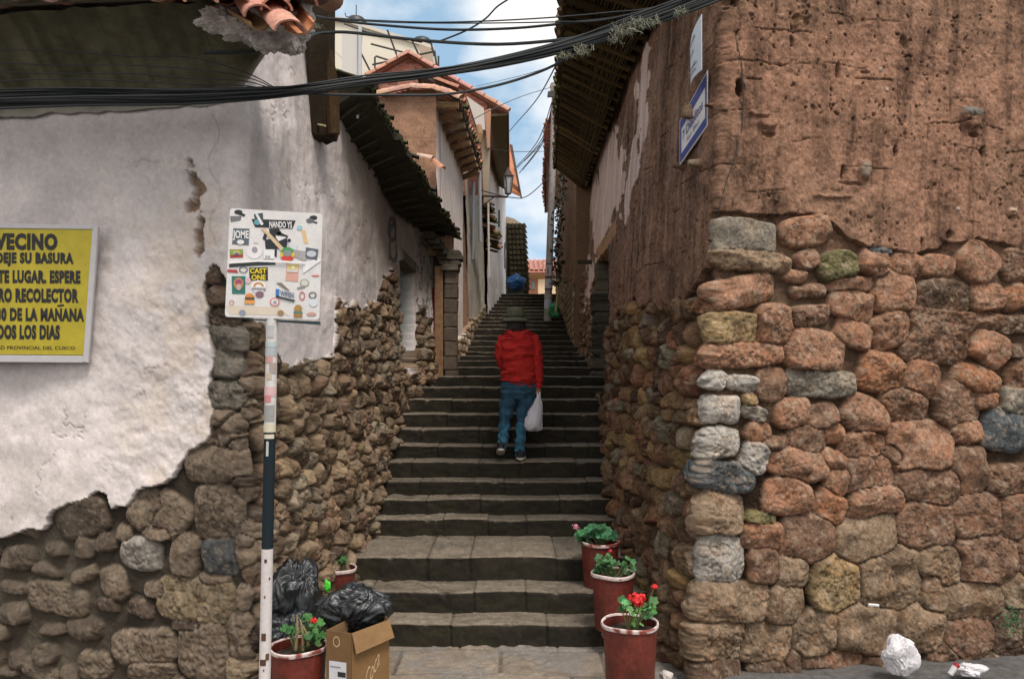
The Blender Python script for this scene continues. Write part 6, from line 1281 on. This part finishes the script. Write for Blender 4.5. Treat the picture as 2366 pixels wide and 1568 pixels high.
tag(mb.build('wall_weed', M_leaf), 'small green weed growing from the stones at the right edge', 'weed')

# ================= PERSON =================
DPX = 8.36; ks = DPX/FP
def pt(x, y, dy=0.0): p = P(x, y, DPX); return Vector((p.x, DPX+dy, p.z))
person = empty('person', (pt(1196, 1066).x, 8.35, 1.144), 'person in red hoodie, blue jeans and dark hat climbing the steps with a bag', 'person')
def skin_body(name, chains, m, parent, sub=2, closed=True):
    """one continuous surface grown round joined chains of (point, radius x, radius y)"""
    me = bpy.data.meshes.new(name); vs = []; es = []; rs = []; key = {}
    for ch in chains:
        prev = None
        for (p, rx, ry) in ch:
            k = (round(p.x, 4), round(p.y, 4), round(p.z, 4))
            if k not in key: key[k] = len(vs); vs.append(p); rs.append((rx, ry))
            i = key[k]
            if prev is not None and prev != i: es.append((prev, i))
            prev = i
    me.from_pydata(vs, es, []); o = bpy.data.objects.new(name, me); col.objects.link(o)
    o.modifiers.new('s', 'SKIN'); me.skin_vertices[0].data[0].use_root = True
    for i, r in enumerate(rs): me.skin_vertices[0].data[i].radius = r
    sm = o.modifiers.new('u', 'SUBSURF'); sm.levels = sub; sm.render_levels = sub
    bpy.context.view_layer.update(); me2 = bpy.data.meshes.new_from_object(o.evaluated_get(bpy.context.evaluated_depsgraph_get()))
    bpy.data.objects.remove(o)
    for p in me2.polygons: p.use_smooth = True
    me2.name = name; return link(name, me2, m, parent)
M_skin = mat('skin', (.30, .16, .10), .6); M_hood = mat('red_fleece', (.42, .013, .010), .9, nscale=14, nvar=.16, bump=.6, bscale=11, bdist=.03, speck=.10)
M_jean = mat('blue_denim', (.022, .075, .13), .9, nscale=16, nvar=.28, bump=.4, bscale=24, bdist=.02, speck=.15); M_hat = mat('olive_felt', (.085, .088, .055), .95, nscale=20, nvar=.2, bump=.2)
M_hair = mat('dark_hair', (.015, .012, .01), .6); M_shoe = mat('dark_shoe', (.015, .017, .022), .8); M_sole = mat('pale_sole', (.5, .46, .4), .8)
hip = pt(1199, 893); 
# body under the clothes: pelvis, spine, head, arms with hands, legs
kneeL, ankL = pt(1163, 985, -.03), pt(1160, 1030, -.10); kneeR, ankR = pt(1203, 975, -.05), pt(1201, 1050, 0.0)
hL, hR = pt(1178, 905), pt(1220, 905); shL, shR = pt(1170, 786, .02), pt(1225, 786, .02); elR, wrR = pt(1241, 842, -.02), pt(1243, 893, -.02); elL, wrL = pt(1157, 838, .03), pt(1180, 850, .16)
neck = pt(1195, 757, .02); head0 = pt(1193, 742, .03); head1 = pt(1192, 722, .03)
spine = [(hip, .10, .08), (pt(1199, 850), .09, .07), (pt(1197, 800, .03), .10, .07), (pt(1196, 775, .03), .055, .045), (neck, .05, .05), (head0, .068, .075), (head1, .075, .085), (pt(1192, 712, .03), .05, .06)]
armR = [(pt(1196, 775, .03), .065, .05), (shR, .042, .042), (elR, .030, .030), (wrR, .028, .024), (pt(1244, 901, -.02), .030, .018), (pt(1244, 907, -.02), .034, .016)]
armL = [(pt(1196, 775, .03), .065, .05), (shL, .042, .042), (elL, .030, .030), (wrL, .028, .024), (pt(1184, 850, .22), .034, .016)]
legL = [(hip, .10, .08), (hL, .05, .055), (kneeL, .030, .030), (ankL, .028, .03)]; legR = [(hip, .10, .08), (hR, .05, .055), (kneeR, .030, .030), (ankR, .028, .03)]
fing = []
for i, (dx, ln, dy) in enumerate([(-3.6, 6.0, .012), (-1.3, 7.0, .008), (1.0, 7.2, .0), (3.0, 6.0, -.008)]):
    b0 = pt(1244, 907, -.02); k1 = pt(1244+dx, 909.5, -.028+dy*.2); k2 = pt(1244+dx, 909.5+ln*.55, -.030+dy*.3); k3 = pt(1244+dx*.8, 909.5+ln*.7, -.012); fing.append([(b0, .034, .016), (k1, .0095, .009), (k2, .0085, .0085), (k3, .0075, .0075)])
fing.append([(pt(1244, 901, -.02), .030, .018), (pt(1239.5, 905, -.03), .010, .010), (pt(1239, 910, -.035), .009, .009)])
skin_body('body', [spine, armR, armL, legL, legR]+fing, M_skin, person)
def loft(name, rings, m, parent, n=28, noise_=.008, seed=0, capa=False, capb=False, smooth=True, nf=6):
    """rings: (centre, rx, ry, [tilt x, tilt y]) stacked tubes of cloth with creases"""
    mb = MB(); vs = []; R_ = []
    pr = []
    for i in range(len(rings)-1):
        for k in range(4):
            t = k/4; a, b = rings[i], rings[i+1]; pr.append((a[0].lerp(b[0], t), a[1]+(b[1]-a[1])*t, a[2]+(b[2]-a[2])*t))
    pr.append(rings[-1][:3])
    for i, (c, rx, ry) in enumerate(pr):
        ax = (pr[min(i+1, len(pr)-1)][0]-pr[max(i-1, 0)][0]).normalized(); sx_ = Vector((1, 0, 0)); sx_ = (sx_-ax*sx_.dot(ax)).normalized(); sy_ = ax.cross(sx_).normalized()
        for k in range(n):
            a = 2*math.pi*k/n; q = c+sx_*math.cos(a)*rx+sy_*math.sin(a)*ry
            nn_ = mnoise.fractal(Vector((math.cos(a)*1.2, math.sin(a)*1.2, i*.42))*nf*.35+Vector((seed, 0, 0)), 1, 2, 4)*noise_+noise_*.9*math.sin(i*1.9+3*mnoise.noise(Vector((math.cos(a), math.sin(a), i*.2+seed))))*.5
            vs.append(q+(q-c).normalized()*nn_)
    m_ = len(pr); fs = [(i*n+k, i*n+(k+1) % n, (i+1)*n+(k+1) % n, (i+1)*n+k) for i in range(m_-1) for k in range(n)]
    if capa: fs.append(tuple(range(n))[::-1])
    if capb: fs.append(tuple((m_-1)*n+k for k in range(n)))
    mb.add(vs, fs); return mb.build(name, m, parent, smooth=smooth)
def W(px): return px*ks
tor = loft('hoodie', [(pt(1197, 889), W(38), .125), (pt(1199, 880), W(42), .14), (pt(1199, 860), W(40), .14), (pt(1198, 835), W(38), .135), (pt(1197, 808, .01), W(42), .135), (pt(1197, 788, .02), W(44), .125), (pt(1196, 774, .03), W(38), .105), (pt(1195, 765, .03), W(27), .085), (pt(1195, 761, .03), W(18), .07), (pt(1195, 758, .03), W(15), .06)], M_hood, person, 44, .026, 3, nf=4)
sl = loft('sleeve', [(pt(1228, 777, .02), W(15), .065), (pt(1237, 800, .01), W(14.5), .068), (pt(1241, 830, 0), W(13), .062), (pt(1243, 850, -.01), W(12), .058), (pt(1244, 875, -.015), W(11), .05), (pt(1244, 888, -.02), W(9), .04), (pt(1244, 896, -.02), W(7.5), .032)], M_hood, tor, 20, .013, 7, capa=True)
sl2 = loft('sleeve', [(pt(1166, 777, .02), W(14), .065), (pt(1157, 800, .02), W(12), .062), (pt(1154, 825, .03), W(10), .055), (pt(1160, 845, .07), W(10), .05), (pt(1176, 850, .16), W(9), .04)], M_hood, tor, 20, .012, 9, capa=True)
hd_ = MB(); vs = []      # hood lying folded on the shoulders
for i in range(24):
    a = R(-40+260*i/23)
    c = pt(1195, 765, .02)+Vector((math.cos(a)*W(23), -math.sin(a)*.09-.01, -.055*max(0, math.sin(a))**3))
    vs.append(c)
hd_.tube(vs, [.017+.012*max(0, math.sin(R(-40+260*i/23)))+.004*math.sin(i*1.7) for i in range(24)], 10); hd_.build('hood', M_hood, tor, smooth=True)
je = loft('jeans', [(pt(1160, 1036, -.09), W(8.5), .045), (pt(1161, 1022, -.08), W(10), .050), (pt(1163, 1000, -.05), W(11), .056), (pt(1166, 975, -.02), W(12), .064), (pt(1171, 940, 0), W(17), .082), (pt(1179, 912, 0), W(22), .105), (pt(1190, 893, 0), W(29), .115)], M_jean, person, 30, .020, 11)
loft('trouser_leg', [(pt(1201, 1055, 0), W(10), .05), (pt(1201, 1040, 0), W(11), .054), (pt(1203, 1010, -.02), W(10.5), .055), (pt(1205, 975, -.03), W(12.5), .064), (pt(1211, 940, -.01), W(18), .084), (pt(1215, 912, 0), W(23), .105), (pt(1208, 893, 0), W(29), .115)], M_jean, je, 30, .022, 13)
loft('waist', [(pt(1198, 922, 0), W(22), .10), (pt(1199, 908, 0), W(40), .125), (pt(1199, 893, 0), W(42), .13), (pt(1199, 880, 0), W(39), .12), (pt(1199, 872, 0), W(36), .11)], M_jean, je, 30, .010, 15, capa=True)
M_fade = mat('faded_denim', (.035, .15, .24), .9, nscale=16, nvar=.28, bump=.4, bscale=24, bdist=.02, speck=.15)
for o_ in [je]+[c for c in je.children if c.name.startswith('trouser')]:
    o_.data.materials.append(M_fade)
    for p in o_.data.polygons:
        if p.center.z < pt(0, 978).z+.03*mnoise.noise(p.center*9): p.material_index = 1
# hat: brim and crown
mb = MB(); hc = pt(1190, 741, .03); rb = W(33)
prof = [(rb*1.0, -.005), (rb*.995, .004), (rb*.80, .020), (rb*.66, .034), (rb*.63, .046), (rb*.61, .085), (rb*.56, .125), (rb*.45, .143), (rb*.2, .149), (.001, .149)]
mb.lathe([(rb*.62, .026), (rb*.8, .012), (rb*.995, -.009), (rb*1.0, -.005)]+prof[1:], hc, 36, wob=.03, seed=2); ht = mb.build('hat', M_hat, person, smooth=True)
mb = MB(); mb.lathe([(rb*.665, .033), (rb*.655, .052)], hc, 36, wob=.03, seed=2); mb.build('hat_band', mat('hat_band', (.02, .022, .018), .8), ht)
mb = MB(); hh = pt(1193, 742, .03)
for k in range(34):
    a = R(200+140*(k/33)*1.0)-R(90) if False else R(-200+220*k/33); r = W(18); top_ = hh+Vector((math.cos(a)*r*.9, math.sin(a)*.075, .012)); 
    mb.tube([top_, top_+Vector((math.cos(a)*.01+random.uniform(-.01, .01), math.sin(a)*.01, -.06)), top_+Vector((math.cos(a)*.012+random.uniform(-.014, .014), -.01, -.12+random.uniform(-.02, .015)))], [.016, .014, .003], 6)
mb.build('hair', M_hair, person, smooth=True)
def shoe(name, heel, toe, up_, wid, lift):
    """rounded shoe from heel to toe with its sole"""
    s = empty(name, heel) if False else None
    ax = (toe-heel); Lh = ax.length; ax.normalize(); u = Vector(up_).normalized(); sd = ax.cross(u).normalized(); u = sd.cross(ax).normalized()
    for nm, m_, lo, hi, gro in (('shoe', M_shoe, .022, None, 0), ('sole', M_sole, 0, .026, .005)):
        mb = MB(); vs = []; n = 14; st = 12
        for i in range(st+1):
            t = i/st; w_ = (wid*(.80+.25*math.sin(t*math.pi*.9+.3))*(1 if .04 < t < .93 else .62))+gro; hgt = (np.interp(t, [0, .12, .35, .6, 1], [.085, .105, .09, .055, .03]) if hi is None else hi)
            for k in range(n):
                a = 2*math.pi*k/n; x_ = math.cos(a)*w_; z_ = lo+(hgt-lo)*(.5+.5*math.sin(a)); x_ = max(-w_, min(w_, x_*1.25)); vs.append(heel+ax*(Lh*t)+sd*x_+u*z_)
        mb.add(vs, [(i*n+k, i*n+(k+1) % n, (i+1)*n+(k+1) % n, (i+1)*n+k) for i in range(st) for k in range(n)]+[tuple(range(n))[::-1], tuple(st*n+k for k in range(n))])
        o = mb.build(nm, m_, person if nm == 'shoe' else last, smooth=True); last = o
hz7 = 1.144+.012
shoe('shoe', Vector((pt(1202, 0).x, 8.245, hz7)), Vector((pt(1206, 0).x, 8.505, hz7)), (0, 0, 1), .042, 0)
shoe('shoe', pt(1158, 1036, -.20), pt(1156, 1052, .04), (0, .3, 1), .038, 0)
# shopping bag held in the right hand
M_film = mat('thin_white_film', (.64, .62, .68), .5, nscale=10, nvar=.12, bump=.6, bscale=25, bdist=.012)
mb = MB(); n = 30; vs = []; prof = [(1245, 910, 3.2, .012), (1244, 917, 4.5, .016), (1241, 930, 10, .03), (1237, 945, 15, .05), (1232, 960, 20, .07), (1229, 974, 23, .08), (1229, 984, 23, .075), (1231, 991, 20, .055), (1232, 994, 8, .02)]
for i, (x, y, rx, ry) in enumerate(prof):
    c = pt(x, y, -.04)
    for k in range(n):
        a = 2*math.pi*k/n; fold = 1+.14*math.sin(5*a+.6)*(1-i/9)+.10*math.sin(9*a+i*.2)*(1-i/10)+.05*math.sin(3*a+i); vs.append(c+Vector((math.cos(a)*rx*ks*fold, math.sin(a)*ry*fold, .008*math.sin(4*a)*(i > 4))))
mb.add(vs, [(i*n+k, i*n+(k+1) % n, (i+1)*n+(k+1) % n, (i+1)*n+k) for i in range(len(prof)-1) for k in range(n)]+[tuple(range(n))[::-1], tuple((len(prof)-1)*n+k for k in range(n))]); 
hb_ = mb.build('shopping_bag', M_film, None, smooth=True); tag(hb_, 'full white plastic shopping bag hanging from the hand of the person in red', 'plastic bag')
hm = MB()
for dx in (-3, 3): hm.tube([pt(1244+dx*.4, 916, -.04), pt(1244+dx, 908, -.035), pt(1244+dx*.5, 903.5, -.028)], [.010, .007, .006], 6)
hm.build('handle', M_film, hb_, smooth=True)
